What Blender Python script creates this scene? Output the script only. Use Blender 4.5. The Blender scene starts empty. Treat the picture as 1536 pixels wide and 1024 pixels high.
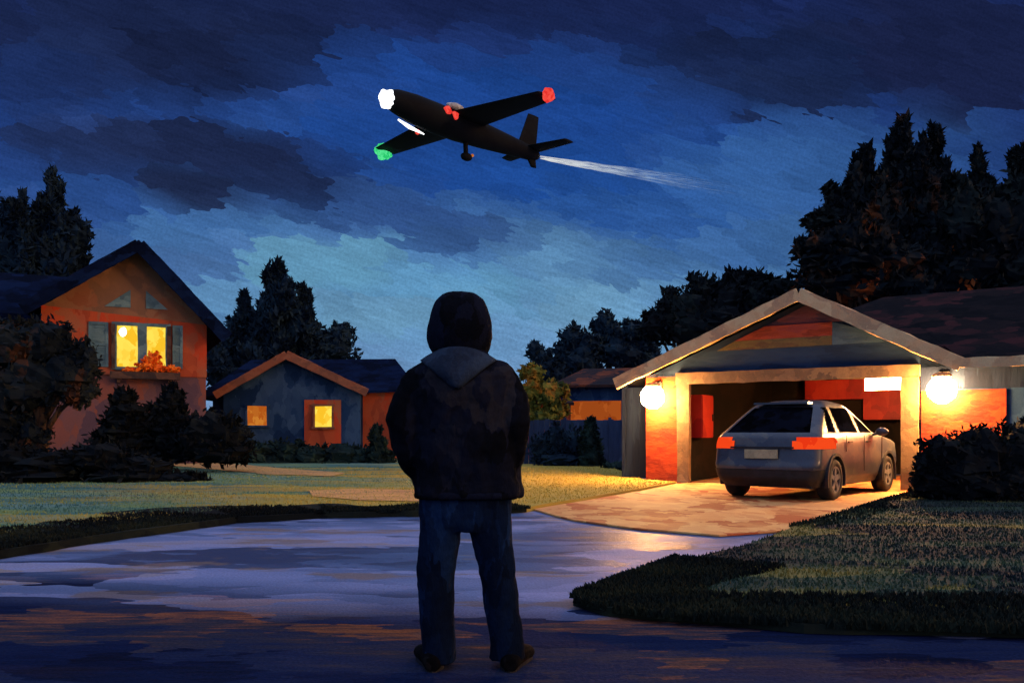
import bpy, math, random
import numpy as np
from mathutils import Vector, Matrix, noise

random.seed(7)
RNG = np.random.default_rng(7)
SC = bpy.context.scene
COL = SC.collection
F = 1300.0          # focal length in photo pixels (1536 wide)
CH = 1.10           # camera height
HZ = 648.0          # horizon row


def lin(r, g, b):
    f = lambda c: (c / 255 / 12.92) if c / 255 <= 0.04045 else ((c / 255 + 0.055) / 1.055) ** 2.4
    return (f(r), f(g), f(b), 1.0)


def at(px, py, y):                      # a direction seen in the photo, taken at its real distance
    return Vector(((px - 768) / F * y, y, CH + (HZ - py) / F * y))


def gnd(px, py):                        # the same on the ground
    y = F * CH / (py - HZ)
    return ((px - 768) / F * y, y)


# ------------------------------------------------------------------ node helpers
class NT:
    def __init__(s, nt):
        s.nt = nt
        s.n = nt.nodes
        s.l = nt.links

    def new(s, t, **kw):
        nd = s.n.new(t)
        for k, v in kw.items():
            setattr(nd, k, v)
        return nd

    def put(s, sock, v):
        if v is None:
            return
        if hasattr(v, 'is_output'):
            s.l.new(v, sock)
        else:
            sock.default_value = v

    def m(s, op, a, b=None, c=None, clamp=False):
        nd = s.new('ShaderNodeMath', operation=op, use_clamp=clamp)
        s.put(nd.inputs[0], a)
        if b is not None:
            s.put(nd.inputs[1], b)
        if c is not None:
            s.put(nd.inputs[2], c)
        return nd.outputs[0]

    def v(s, op, a, b=None, scale=None):
        nd = s.new('ShaderNodeVectorMath', operation=op)
        s.put(nd.inputs[0], a)
        if b is not None:
            s.put(nd.inputs[1], b)
        if scale is not None:
            s.put(nd.inputs['Scale'], scale)
        return nd.outputs[1] if op in ('LENGTH', 'DOT_PRODUCT', 'DISTANCE') else nd.outputs[0]

    def noise(s, vec, scale, detail=2.0, rough=0.5, dim='3D', color=False):
        nd = s.new('ShaderNodeTexNoise', noise_dimensions=dim)
        s.put(nd.inputs['Vector'], vec)
        nd.inputs['Scale'].default_value = scale
        nd.inputs['Detail'].default_value = detail
        nd.inputs['Roughness'].default_value = rough
        return nd.outputs['Color'] if color else nd.outputs[0]

    def mix(s, fac, a, b, blend='MIX'):
        nd = s.new('ShaderNodeMix', data_type='RGBA', blend_type=blend)
        s.put(nd.inputs[0], fac)
        s.put(nd.inputs[6], a)
        s.put(nd.inputs[7], b)
        return nd.outputs[2]

    def ramp(s, fac, stops, interp='LINEAR'):
        nd = s.new('ShaderNodeValToRGB')
        cr = nd.color_ramp
        cr.interpolation = interp
        while len(cr.elements) < len(stops):
            cr.elements.new(0.5)
        for e, (p, c) in zip(cr.elements, stops):
            e.position = p
            e.color = c
        s.put(nd.inputs[0], fac)
        return nd.outputs[0]

    def smooth(s, x, lo, hi):
        nd = s.new('ShaderNodeMapRange', interpolation_type='SMOOTHSTEP')
        s.put(nd.inputs[0], x)
        nd.inputs[1].default_value = lo
        nd.inputs[2].default_value = hi
        return nd.outputs[0]

    def sep(s, v):
        nd = s.new('ShaderNodeSeparateXYZ')
        s.put(nd.inputs[0], v)
        return nd.outputs

    def comb(s, x, y, z=0.0):
        nd = s.new('ShaderNodeCombineXYZ')
        for i, q in enumerate((x, y, z)):
            s.put(nd.inputs[i], q)
        return nd.outputs[0]

    def voro(s, vec, dim='3D', rand=1.0):
        nd = s.new('ShaderNodeTexVoronoi', voronoi_dimensions=dim, feature='F1')
        s.put(nd.inputs['Vector'], vec)
        nd.inputs['Scale'].default_value = 1.0
        nd.inputs['Randomness'].default_value = rand
        return nd


def strokes(N, vec, scale, warp=0.5):
    """brush-like cells: value per cell (0..1) with ragged borders"""
    mp = N.v('MULTIPLY', vec, scale)
    w = N.noise(mp, 1.3, 3, 0.65, color=True)
    w = N.v('SUBTRACT', w, (0.5, 0.5, 0.5))
    w = N.v('SCALE', w, scale=warp * 2.0)
    mp = N.v('ADD', mp, w)
    vo = N.voro(mp)
    return N.sep(vo.outputs['Color'])[0]


def mat(name, cols, scale=(2, 2, 2), rough=0.8, spec=0.3, bump=0.15, bscale=14.0, metal=0.0, warp=0.5, coat=0.0, fine=0.12, rough_var=0.0):
    """painted-looking surface: brush-like cells of neighbouring colours of the same thing + fine grain"""
    m = bpy.data.materials.new(name)
    m.use_nodes = True
    N = NT(m.node_tree)
    bs = N.n['Principled BSDF']
    co = N.new('ShaderNodeTexCoord').outputs['Object']
    a = strokes(N, co, scale, warp)
    b = strokes(N, co, tuple(q * 2.7 for q in scale), warp)
    c = N.noise(co, 0.8 * max(scale), 2)
    val = N.m('ADD', N.m('MULTIPLY', a, 0.5), N.m('ADD', N.m('MULTIPLY', b, 0.25), N.m('MULTIPLY', c, 0.25)))
    n = len(cols)
    stops = [((0.28 + 0.44 * i / max(1, n - 1)), cols[i]) for i in range(n)]
    colr = N.ramp(val, stops)
    g = N.noise(co, 60.0, 2, 0.7)
    colr = N.mix(fine, colr, N.ramp(g, [(0.35, (0.0, 0.0, 0.0, 1)), (0.65, (1, 1, 1, 1))]), 'OVERLAY')
    N.l.new(colr, bs.inputs['Base Color'])
    bs.inputs['Specular IOR Level'].default_value = spec
    bs.inputs['Metallic'].default_value = metal
    bs.inputs['Coat Weight'].default_value = coat
    if rough_var:
        r = N.m('ADD', N.m('MULTIPLY', val, rough_var), rough - rough_var / 2, clamp=True)
        N.l.new(r, bs.inputs['Roughness'])
    else:
        bs.inputs['Roughness'].default_value = rough
    if bump:
        bp = N.new('ShaderNodeBump')
        bp.inputs['Strength'].default_value = bump
        bp.inputs['Distance'].default_value = 0.05
        h = N.m('ADD', N.noise(N.v('MULTIPLY', co, scale), bscale / 4, 4, 0.65), N.m('MULTIPLY', b, 0.35))
        N.l.new(h, bp.inputs['Height'])
        N.l.new(bp.outputs[0], bs.inputs['Normal'])
    return m


def plain(name, c, rough=0.5, spec=0.5, metal=0.0):
    m = bpy.data.materials.new(name)
    m.use_nodes = True
    N = NT(m.node_tree)
    bs = N.n['Principled BSDF']
    co = N.new('ShaderNodeTexCoord').outputs['Object']
    f = N.noise(co, 9.0, 3)
    k = tuple(min(1, q * 1.35) for q in c[:3]) + (1,)
    d = tuple(q * 0.7 for q in c[:3]) + (1,)
    N.l.new(N.ramp(f, [(0.35, d), (0.65, k)]), bs.inputs['Base Color'])
    bs.inputs['Roughness'].default_value = rough
    bs.inputs['Specular IOR Level'].default_value = spec
    bs.inputs['Metallic'].default_value = metal
    return m


def glow(name, c1, c2, strength, scale=3.0):
    m = bpy.data.materials.new(name)
    m.use_nodes = True
    N = NT(m.node_tree)
    N.n.remove(N.n['Principled BSDF'])
    em = N.new('ShaderNodeEmission')
    co = N.new('ShaderNodeTexCoord').outputs['Object']
    f = strokes(N, co, (scale, scale, scale * 0.7), 0.6)
    N.l.new(N.ramp(f, [(0.2, c1), (0.8, c2)]), em.inputs[0])
    em.inputs[1].default_value = strength
    N.l.new(em.outputs[0], N.n['Material Output'].inputs[0])
    return m


# ------------------------------------------------------------------ mesh helpers
class MB:
    def __init__(s):
        s.v = []
        s.f = []

    def add(s, vs, fs):
        o = len(s.v)
        s.v += [tuple(p) for p in vs]
        s.f += [tuple(i + o for i in q) for q in fs]
        return s

    def box(s, x0, x1, y0, y1, z0, z1):
        vs = [(x0, y0, z0), (x1, y0, z0), (x1, y1, z0), (x0, y1, z0), (x0, y0, z1), (x1, y0, z1), (x1, y1, z1), (x0, y1, z1)]
        return s.add(vs, [(0, 3, 2, 1), (4, 5, 6, 7), (0, 1, 5, 4), (1, 2, 6, 5), (2, 3, 7, 6), (3, 0, 4, 7)])

    def beam(s, p0, p1, w, h, up=(0, 0, 1), seg=0.16, jit=0.012):
        """a board from p0 to p1, width w across, height h along up; slightly uneven edges"""
        p0, p1, up = Vector(p0), Vector(p1), Vector(up)
        d = p1 - p0
        L = d.length
        d.normalize()
        sd = d.cross(up).normalized()
        u = sd.cross(d).normalized()
        n = max(2, int(L / seg))
        vs, fs = [], []
        for i in range(n + 1):
            c = p0 + d * (L * i / n)
            for k, (a, b) in enumerate(((-1, -1), (1, -1), (1, 1), (-1, 1))):
                j = noise.noise_vector(c * 3.1 + Vector((k * 7.3, 1.7, k)))
                q = c + sd * (a * w / 2) + u * (b * h / 2)
                q += (u * j.x + sd * j.y * 0.4) * jit * 2
                vs.append(q)
        for i in range(n):
            for k in range(4):
                a, b = i * 4 + k, i * 4 + (k + 1) % 4
                fs.append((a, b, b + 4, a + 4))
        fs.append((3, 2, 1, 0))
        e = n * 4
        fs.append((e, e + 1, e + 2, e + 3))
        return s.add(vs, fs)

    def prism(s, pts, a, b, axis='y'):
        """polygon (list of 2-D points) pushed from a to b along axis"""
        n = len(pts)
        if axis == 'y':
            v0 = [(p[0], a, p[1]) for p in pts]
            v1 = [(p[0], b, p[1]) for p in pts]
        elif axis == 'x':
            v0 = [(a, p[0], p[1]) for p in pts]
            v1 = [(b, p[0], p[1]) for p in pts]
        else:
            v0 = [(p[0], p[1], a) for p in pts]
            v1 = [(p[0], p[1], b) for p in pts]
        fs = [tuple(range(n)), tuple(range(2 * n - 1, n - 1, -1))]
        fs += [((i + 1) % n, i, i + n, (i + 1) % n + n) for i in range(n)]
        return s.add(v0 + v1, fs)

    def slab(s, quad, th):
        """sloping slab: four corners of its top, thickness straight down"""
        t = [Vector(q) for q in quad]
        b = [q - Vector((0, 0, th)) for q in t]
        return s.add(t + b, [(0, 1, 2, 3), (7, 6, 5, 4)] + [((i + 1) % 4, i, i + 4, (i + 1) % 4 + 4) for i in range(4)])

    def rings(s, rs, cap=True):
        n = len(rs[0])
        vs = [p for r in rs for p in r]
        fs = []
        for i in range(len(rs) - 1):
            for k in range(n):
                a, b = i * n + k, i * n + (k + 1) % n
                fs.append((a, b, b + n, a + n))
        if cap:
            fs.append(tuple(range(n - 1, -1, -1)))
            fs.append(tuple(range((len(rs) - 1) * n, len(rs) * n)))
        return s.add(vs, fs)

    def tube(s, pts, rad, n=10, cap=True):
        pts = [Vector(p) for p in pts]
        rs = []
        a = None
        for i, p in enumerate(pts):
            d = (pts[min(i + 1, len(pts) - 1)] - pts[max(i - 1, 0)]).normalized()
            if a is None:
                r = Vector((0.13, 0.21, 0.97)) if abs(d.z) < 0.9 else Vector((1, 0.1, 0))
                a = d.cross(r).normalized()
            else:
                a = (a - d * a.dot(d)).normalized()
            b = d.cross(a).normalized()
            rr = rad[i] if hasattr(rad, '__len__') else rad
            rs.append([p + (a * math.cos(2 * math.pi * k / n) + b * math.sin(2 * math.pi * k / n)) * rr for k in range(n)])
        return s.rings(rs, cap)

    def ball(s, c, r, nu=16, nv=10, jit=0.0, fr=1.0):
        c = Vector(c)
        r = Vector(r) if hasattr(r, '__len__') else Vector((r, r, r))
        vs, fs = [], []
        for i in range(nv + 1):
            th = math.pi * i / nv
            for k in range(nu):
                ph = 2 * math.pi * k / nu
                d = Vector((math.sin(th) * math.cos(ph), math.sin(th) * math.sin(ph), math.cos(th)))
                j = 1.0
                if jit:
                    j += jit * noise.noise((Vector((d.x * r.x, d.y * r.y, d.z * r.z)) + c) * fr)
                vs.append(c + Vector((d.x * r.x, d.y * r.y, d.z * r.z)) * j)
        for i in range(nv):
            for k in range(nu):
                a, b = i * nu + k, i * nu + (k + 1) % nu
                fs.append((a, a + nu, b + nu, b))
        return s.add(vs, fs)

    def build(s, name, m, parent=None, smooth=False):
        me = bpy.data.meshes.new(name)
        me.from_pydata([tuple(p) for p in s.v], [], s.f)
        me.validate()
        me.materials.append(m)
        if smooth:
            me.polygons.foreach_set('use_smooth', [True] * len(me.polygons))
        o = bpy.data.objects.new(name, me)
        COL.objects.link(o)
        if parent is not None:
            o.parent = parent
        return o


def tag(o, label=None, cat=None, group=None, kind=None):
    if label:
        o['label'] = label
    if cat:
        o['category'] = cat
    if group:
        o['group'] = group
    if kind:
        o['kind'] = kind
    return o


def thing(name, label, cat, loc=(0, 0, 0), rz=0.0, group=None):
    o = bpy.data.objects.new(name, None)
    o.empty_display_size = 0.3
    COL.objects.link(o)
    o.location = loc
    o.rotation_euler = (0, 0, rz)
    return tag(o, label, cat, group)


def leaf_faces(cent, rad, n, size, aspect=2.4, shell=0.55, up=0.0):
    """n stroke-like leaf faces spread through an ellipsoid; returns verts, faces (numpy)"""
    d = RNG.normal(size=(n, 3))
    d /= np.linalg.norm(d, axis=1)[:, None]
    r = shell + (1.12 - shell) * RNG.random(n) ** 0.7
    p = np.array(cent) + d * r[:, None] * np.array(rad)
    ax = d * 0.7 + RNG.normal(size=(n, 3)) * 0.6 + np.array((0, 0, up))
    ax /= np.linalg.norm(ax, axis=1)[:, None]
    o = np.cross(ax, RNG.normal(size=(n, 3)))
    o /= np.linalg.norm(o, axis=1)[:, None] + 1e-9
    L = size * (0.55 + 0.9 * RNG.random(n))[:, None]
    W = L / aspect
    v = np.stack([p - ax * L * 0.5, p + o * W * 0.5 - ax * L * 0.1, p + ax * L * 0.6, p - o * W * 0.5 + ax * L * 0.12], axis=1)
    return v.reshape(-1, 3)


def leaf_build(name, lobes, m, parent, per=500, size=0.3, aspect=2.4, core=0.8, up=0.0, jit=0.5):
    """crown or bush: uneven lumps inside, leaf-sized faces all through and round them. lobes: (x,y,z,rx,ry,rz)"""
    mb = MB()
    for (x, y, z, rx, ry, rz) in lobes:
        if core:
            mb.ball((x, y, z), (rx * core, ry * core, rz * core), 14, 10, jit, 2.2 / max(0.3, min(rx, rz)))
    vs = []
    for (x, y, z, rx, ry, rz) in lobes:
        k = max(60, int(per * (rx * rz) ** 0.75))
        vs.append(leaf_faces((x, y, z), (rx, ry, rz), k, size, aspect, up=up))
        # a few ragged sprays that break the outline
        for q in range(5):
            a = random.uniform(0, 2 * math.pi)
            c = (x + rx * 0.98 * math.cos(a), y + random.uniform(-.4, .4) * ry, z + rz * 0.98 * math.sin(a))
            s = random.uniform(0.13, 0.3)
            vs.append(leaf_faces(c, (rx * s, ry * s, rz * s), max(20, k // 14), size, aspect, shell=0.1, up=up))
    vs = np.concatenate(vs)
    o = len(mb.v)
    mb.v += [tuple(p) for p in vs]
    mb.f += [(o + 4 * i, o + 4 * i + 1, o + 4 * i + 2, o + 4 * i + 3) for i in range(len(vs) // 4)]
    return mb.build(name, m, parent)


# ------------------------------------------------------------------ materials
M = {}
M['asphalt'] = None
FOL = [lin(10, 17, 24), lin(22, 34, 40), lin(34, 48, 50), lin(48, 60, 52)]
M['fol_far'] = mat('foliage_far', [lin(14, 28, 42), lin(24, 42, 58), lin(36, 56, 70)], (0.9, 0.9, 0.5), 0.9, 0.1, 0)
M['fol_dark'] = mat('foliage_dark', [lin(10, 16, 22), lin(18, 26, 32), lin(30, 38, 38)], (1.2, 1.2, 0.7), 0.9, 0.1, 0)
M['fol_brown'] = mat('foliage_brown', [lin(12, 19, 26), lin(20, 29, 36), lin(32, 38, 40), lin(84, 48, 26)], (0.8, 0.8, 0.5), 0.9, 0.1, 0)
M['fol_underlit'] = mat('foliage_underlit', [lin(12, 19, 26), lin(22, 30, 36), lin(44, 40, 36), lin(136, 70, 34)], (1.0, 1.0, 0.7), 0.9, 0.03, 0)  # last colour paints orange light into the sprays
M['fol_warm_lit'] = mat('foliage_warm_lit', [lin(44, 56, 34), lin(84, 92, 42), lin(124, 118, 48), lin(150, 104, 40)], (1.6, 1.6, 1.2), 0.9, 0.1, 0)  # warm light on the tree, painted into its leaf colours
M['fol_hedge'] = mat('foliage_hedge', [lin(18, 32, 34), lin(28, 46, 44), lin(42, 58, 48)], (1.4, 1.4, 1.0), 0.9, 0.1, 0)
M['fol_low'] = mat('foliage_low', [lin(8, 13, 18), lin(14, 20, 25), lin(26, 32, 32)], (1.4, 1.4, 1.0), 0.9, 0.1, 0)
M['bark'] = mat('bark', [lin(34, 28, 26), lin(66, 50, 40), lin(96, 70, 50)], (4, 4, 1), 0.9, 0.1, 0.4)
M['terracotta'] = mat('terracotta_render', [lin(150, 64, 40), lin(174, 82, 48), lin(188, 64, 34), lin(156, 90, 62)], (1.1, 1.1, 0.6), 0.85, 0.2, 0.12)
M['plum_wall'] = mat('plum_render', [lin(84, 64, 76), lin(108, 76, 78), lin(128, 74, 62)], (1.1, 1.1, 0.7), 0.85, 0.2, 0.12)
M['gable_brown'] = mat('gable_render', [lin(118, 86, 66), lin(140, 98, 72), lin(132, 80, 56)], (1.0, 1.0, 0.9), 0.85, 0.2, 0.12)
M['navy_roof'] = mat('navy_shingle', [lin(5, 13, 32), lin(9, 20, 46), lin(14, 30, 62)], (1.2, 1.2, 2.0), 0.9, 0.03, 0.3)
M['dark_roof'] = mat('dark_shingle', [lin(14, 16, 21), lin(21, 21, 26), lin(30, 26, 29), lin(60, 34, 37)], (0.9, 0.9, 1.6), 0.9, 0.04, 0.3)
M['rust_roof'] = mat('rust_roof', [lin(34, 28, 34), lin(64, 40, 36), lin(130, 62, 34)], (1.0, 1.0, 1.6), 0.85, 0.2, 0.3)
M['blue_siding'] = mat('blue_siding', [lin(36, 60, 84), lin(46, 74, 100), lin(62, 90, 114)], (0.7, 0.7, 2.6), 0.75, 0.3, 0.2)
M['slate_siding'] = mat('slate_siding', [lin(22, 44, 78), lin(32, 58, 94), lin(52, 78, 110)], (1.4, 1.4, 0.9), 0.9, 0.05, 0.15)
M['brick'] = mat('orange_brick', [lin(116, 34, 18), lin(142, 48, 22), lin(158, 58, 25)], (2.0, 2.0, 5.0), 0.85, 0.25, 0.3)
M['board_red'] = mat('muted_red_boards', [lin(110, 52, 44), lin(136, 66, 50), lin(120, 60, 60)], (0.9, 0.9, 3.4), 0.85, 0.05, 0.2)
M['board_olive'] = mat('olive_boards', [lin(82, 66, 56), lin(96, 88, 62), lin(84, 78, 60)], (0.9, 0.9, 3.4), 0.85, 0.05, 0.2)
M['board_plum'] = mat('plum_boards', [lin(54, 46, 68), lin(72, 54, 72), lin(84, 54, 66)], (0.9, 0.9, 3.4), 0.85, 0.05, 0.2)
M['trim'] = mat('beige_trim', [lin(186, 146, 108), lin(212, 168, 120), lin(222, 186, 136)], (2.4, 2.4, 2.4), 0.7, 0.3, 0.25)
M['trim_door'] = mat('door_trim', [lin(98, 78, 58), lin(120, 94, 68), lin(134, 106, 74)], (2.4, 2.4, 2.4), 0.7, 0.3, 0.25)
M['blue_deep'] = mat('deep_blue_siding', [lin(16, 34, 60), lin(23, 44, 73), lin(32, 55, 84)], (0.7, 0.7, 2.6), 0.8, 0.2, 0.2)
M['trim_rust'] = mat('rust_trim', [lin(112, 70, 52), lin(140, 88, 62), lin(130, 74, 50)], (1.6, 1.6, 2.4), 0.75, 0.3, 0.2)
M['teal'] = mat('teal_paint', [lin(62, 92, 104), lin(82, 114, 122), lin(98, 128, 132)], (2, 2, 3), 0.6, 0.3, 0.15)
M['dark_wood'] = mat('dark_wood', [lin(44, 32, 30), lin(66, 46, 38), lin(88, 60, 46)], (3, 3, 3), 0.7, 0.3, 0.2)
M['fence'] = mat('navy_fence_boards', [lin(24, 42, 72), lin(34, 54, 86), lin(48, 70, 100)], (3.0, 3.0, 0.5), 0.8, 0.25, 0.2)
M['gate'] = mat('navy_gate_boards', [lin(12, 22, 42), lin(18, 30, 54), lin(26, 40, 64)], (3.0, 3.0, 0.5), 0.85, 0.15, 0.2)
M['interior'] = mat('garage_lining', [lin(16, 13, 12), lin(24, 18, 15), lin(34, 24, 18)], (1, 1, 1.6), 0.85, 0.2, 0.1)
M['red_paint'] = mat('red_cabinet_paint', [lin(130, 14, 10), lin(156, 22, 12), lin(170, 40, 18)], (2, 2, 1.5), 0.55, 0.4, 0.05)
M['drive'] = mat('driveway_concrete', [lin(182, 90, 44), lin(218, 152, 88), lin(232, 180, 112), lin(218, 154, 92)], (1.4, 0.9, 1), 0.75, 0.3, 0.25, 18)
M['path'] = mat('sandy_path', [lin(196, 146, 92), lin(226, 172, 100), lin(190, 140, 92)], (0.6, 2.2, 1), 0.85, 0.2, 0.2)
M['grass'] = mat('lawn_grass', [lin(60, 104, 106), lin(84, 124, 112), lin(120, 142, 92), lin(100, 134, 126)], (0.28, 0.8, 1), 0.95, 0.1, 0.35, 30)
M['grass_darker'] = mat('lawn_grass_darker', [lin(24, 36, 42), lin(36, 52, 52), lin(58, 78, 64), lin(108, 106, 62)], (0.34, 1.2, 1), 0.95, 0.1, 0.35, 30)  # darker greens for the right lawn
M['blade_darker'] = mat('grass_blades_darker', [lin(23, 35, 40), lin(36, 54, 50), lin(60, 80, 60), lin(108, 104, 56)], (0.34, 1.2, 1), 0.95, 0.1, 0)
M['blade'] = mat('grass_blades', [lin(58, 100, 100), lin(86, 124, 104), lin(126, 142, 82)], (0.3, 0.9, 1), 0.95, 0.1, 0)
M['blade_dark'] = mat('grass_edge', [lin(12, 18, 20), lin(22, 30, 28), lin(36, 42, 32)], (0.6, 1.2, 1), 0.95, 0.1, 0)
M['kerb'] = mat('kerb_stone', [lin(14, 20, 28), lin(22, 30, 38), lin(34, 42, 50)], (1.2, 2.0, 2), 0.8, 0.3, 0.3)

M['jacket'] = mat('jacket_cloth', [lin(7, 9, 15), lin(11, 14, 23), lin(18, 22, 36), lin(34, 34, 40)], (5, 5, 2.6), 0.9, 0.04, 0.25, 10)
M['hood'] = mat('hood_cloth', [lin(4, 6, 11), lin(8, 11, 20), lin(17, 22, 38)], (7, 7, 4), 0.9, 0.04, 0.25, 10)
M['yoke'] = mat('hood_lining_cloth', [lin(18, 30, 48), lin(26, 40, 60), lin(34, 50, 70)], (7, 7, 5), 0.85, 0.2, 0.25, 10)
M['jeans'] = mat('navy_jeans', [lin(7, 17, 34), lin(12, 27, 52), lin(20, 41, 74)], (6, 6, 2.2), 0.9, 0.04, 0.3, 10)
M['shoe'] = mat('black_shoe', [lin(6, 6, 8), lin(12, 12, 15), lin(22, 20, 21)], (9, 9, 9), 0.8, 0.04, 0.1)
M['skin'] = mat('skin', [lin(150, 104, 84), lin(176, 128, 104)], (6, 6, 6), 0.6, 0.3, 0.05)

M['car_paint'] = mat('car_paint', [lin(42, 50, 68), lin(58, 63, 76), lin(80, 78, 78)], (2.2, 2.2, 3), 0.45, 0.5, 0.04, coat=0.3, metal=0.25)
M['car_glass'] = mat('car_glass', [lin(5, 5, 7), lin(9, 9, 12), lin(16, 19, 30)], (2, 2, 2.5), 0.4, 0.0, 0)
M['car_black'] = mat('car_black_plastic', [lin(16, 17, 22), lin(28, 30, 38)], (4, 4, 4), 0.6, 0.4, 0.05)
M['tyre'] = plain('tyre_rubber', lin(22, 22, 26), 0.8, 0.3)
M['rim'] = plain('wheel_rim', lin(120, 118, 118), 0.45, 0.5, 0.5)
M['plate'] = mat('number_plate', [lin(150, 140, 110), lin(176, 164, 128)], (8, 8, 8), 0.6, 0.3, 0)
M['plane'] = mat('aircraft_black', [lin(4, 6, 9), lin(8, 10, 13), lin(13, 16, 16)], (0.4, 0.4, 0.5), 0.8, 0.15, 0)
M['plane_grey'] = mat('aircraft_grey', [lin(140, 140, 140), lin(190, 190, 186)], (2, 2, 2), 0.6, 0.3, 0)
M['metal'] = plain('dark_metal', lin(40, 38, 40), 0.5, 0.5, 0.4)

W1 = (1, 1, 1, 1)
M['g_lamp'] = glow('porch_lamp_glow', (1.0, 0.46, 0.14, 1), (1.0, 0.51, 0.18, 1), 400.0, 6)
M['g_tube'] = glow('tube_light_glow', (1.0, 0.46, 0.15, 1), (1.0, 0.50, 0.18, 1), 360.0)
M['g_yellow'] = glow('yellow_window_glow', lin(246, 190, 40), lin(255, 224, 84), 1.05, 4.5)
M['g_orange'] = glow('orange_window_glow', lin(196, 96, 28), lin(226, 138, 50), 0.75, 4)
M['g_amber'] = glow('amber_window_glow', lin(160, 70, 22), lin(190, 92, 34), 0.75, 2.0)
M['g_white'] = glow('nose_light_glow', W1, (0.9, 0.95, 1, 1), 2.2)
M['g_green'] = glow('green_light_glow', lin(40, 200, 110), lin(90, 235, 150), 1.0)
M['g_red'] = glow('red_light_glow', lin(230, 50, 44), lin(250, 84, 70), 1.0)
M['g_tail'] = glow('tail_light_glow', lin(238, 56, 20), lin(252, 76, 28), 0.95, 2)
M['flower'] = mat('orange_flowers', [lin(226, 84, 16), lin(250, 120, 24), lin(255, 150, 50)], (9, 9, 9), 0.7, 0.2, 0)


def lamp_glow_grass(key, glow_col, lo, hi):  # mustard lamp glow painted into the grass colour towards the driveway
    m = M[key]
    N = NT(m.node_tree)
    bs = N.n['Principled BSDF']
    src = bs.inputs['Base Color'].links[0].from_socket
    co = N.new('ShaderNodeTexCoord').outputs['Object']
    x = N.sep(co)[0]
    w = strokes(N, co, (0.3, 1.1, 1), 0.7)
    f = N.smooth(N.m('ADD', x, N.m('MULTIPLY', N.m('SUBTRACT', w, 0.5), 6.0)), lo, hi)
    N.l.new(N.mix(N.m('MULTIPLY', f, 0.8), src, glow_col), bs.inputs['Base Color'])


lamp_glow_grass('grass', lin(190, 160, 62), -6.5, -1.0)
lamp_glow_grass('blade', lin(196, 164, 58), -6.5, -1.0)


def road_material():
    m = bpy.data.materials.new('wet_asphalt')
    m.use_nodes = True
    N = NT(m.node_tree)
    bs = N.n['Principled BSDF']
    co = N.new('ShaderNodeTexCoord').outputs['Object']
    a = strokes(N, co, (0.42, 1.0, 1), 0.7)
    b = strokes(N, co, (1.1, 3.2, 1), 0.7)
    c = N.noise(N.v('MULTIPLY', co, (0.3, 0.75, 1)), 1.0, 3, 0.6)
    val = N.m('ADD', N.m('MULTIPLY', a, 0.42), N.m('ADD', N.m('MULTIPLY', b, 0.22), N.m('MULTIPLY', c, 0.36)))
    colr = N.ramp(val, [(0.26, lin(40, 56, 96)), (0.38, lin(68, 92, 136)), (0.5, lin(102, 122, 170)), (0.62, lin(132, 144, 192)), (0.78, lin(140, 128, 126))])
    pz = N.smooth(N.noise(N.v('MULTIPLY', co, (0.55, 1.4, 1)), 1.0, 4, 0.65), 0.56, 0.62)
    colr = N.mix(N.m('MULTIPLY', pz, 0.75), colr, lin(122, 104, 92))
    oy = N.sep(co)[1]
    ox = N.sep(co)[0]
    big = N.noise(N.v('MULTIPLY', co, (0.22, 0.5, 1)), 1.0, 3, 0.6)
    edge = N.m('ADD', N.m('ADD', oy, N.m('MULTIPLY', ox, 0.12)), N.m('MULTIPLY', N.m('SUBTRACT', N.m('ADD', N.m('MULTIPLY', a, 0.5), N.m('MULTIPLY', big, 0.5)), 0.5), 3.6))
    near_dark = N.smooth(edge, 6.35, 5.15)          # darker surface nearest the viewer
    colr = N.mix(N.m('MULTIPLY', near_dark, 0.96), colr, N.ramp(N.m('ADD', N.m('ADD', N.m('MULTIPLY', b, 0.3), N.m('MULTIPLY', c, 0.3)), N.m('MULTIPLY', N.noise(N.v('MULTIPLY', co, (2.2, 17.0, 1)), 1.0, 4, 0.75), 0.4)), [(0.26, lin(10, 14, 30)), (0.42, lin(14, 26, 62)), (0.52, lin(26, 36, 66)), (0.6, lin(50, 46, 54)), (0.69, lin(132, 78, 46))]))
    g = N.noise(co, 55.0, 2, 0.7)
    colr = N.mix(0.3, colr, N.ramp(g, [(0.3, (0, 0, 0, 1)), (0.7, W1)]), 'OVERLAY')
    N.l.new(colr, bs.inputs['Base Color'])
    w = N.smooth(N.m('ADD', N.m('MULTIPLY', c, 0.6), N.m('MULTIPLY', a, 0.4)), 0.3, 0.7)
    N.l.new(N.m('ADD', N.m('ADD', N.m('MULTIPLY', w, 0.2), 0.48), N.m('MULTIPLY', near_dark, 0.3)), bs.inputs['Roughness'])
    N.l.new(N.m('SUBTRACT', 0.45, N.m('MULTIPLY', near_dark, 0.43)), bs.inputs['Specular IOR Level'])
    bp = N.new('ShaderNodeBump')
    bp.inputs['Strength'].default_value = 0.25
    bp.inputs['Distance'].default_value = 0.03
    N.l.new(N.m('ADD', N.noise(co, 24.0, 3, 0.7), N.m('MULTIPLY', b, 0.4)), bp.inputs['Height'])
    N.l.new(bp.outputs[0], bs.inputs['Normal'])
    return m


M['asphalt'] = road_material()

# ------------------------------------------------------------------ sky
SUN_DIR = Vector((-0.92, 0.34, -0.21)).normalized()       # the way the light travels


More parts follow.
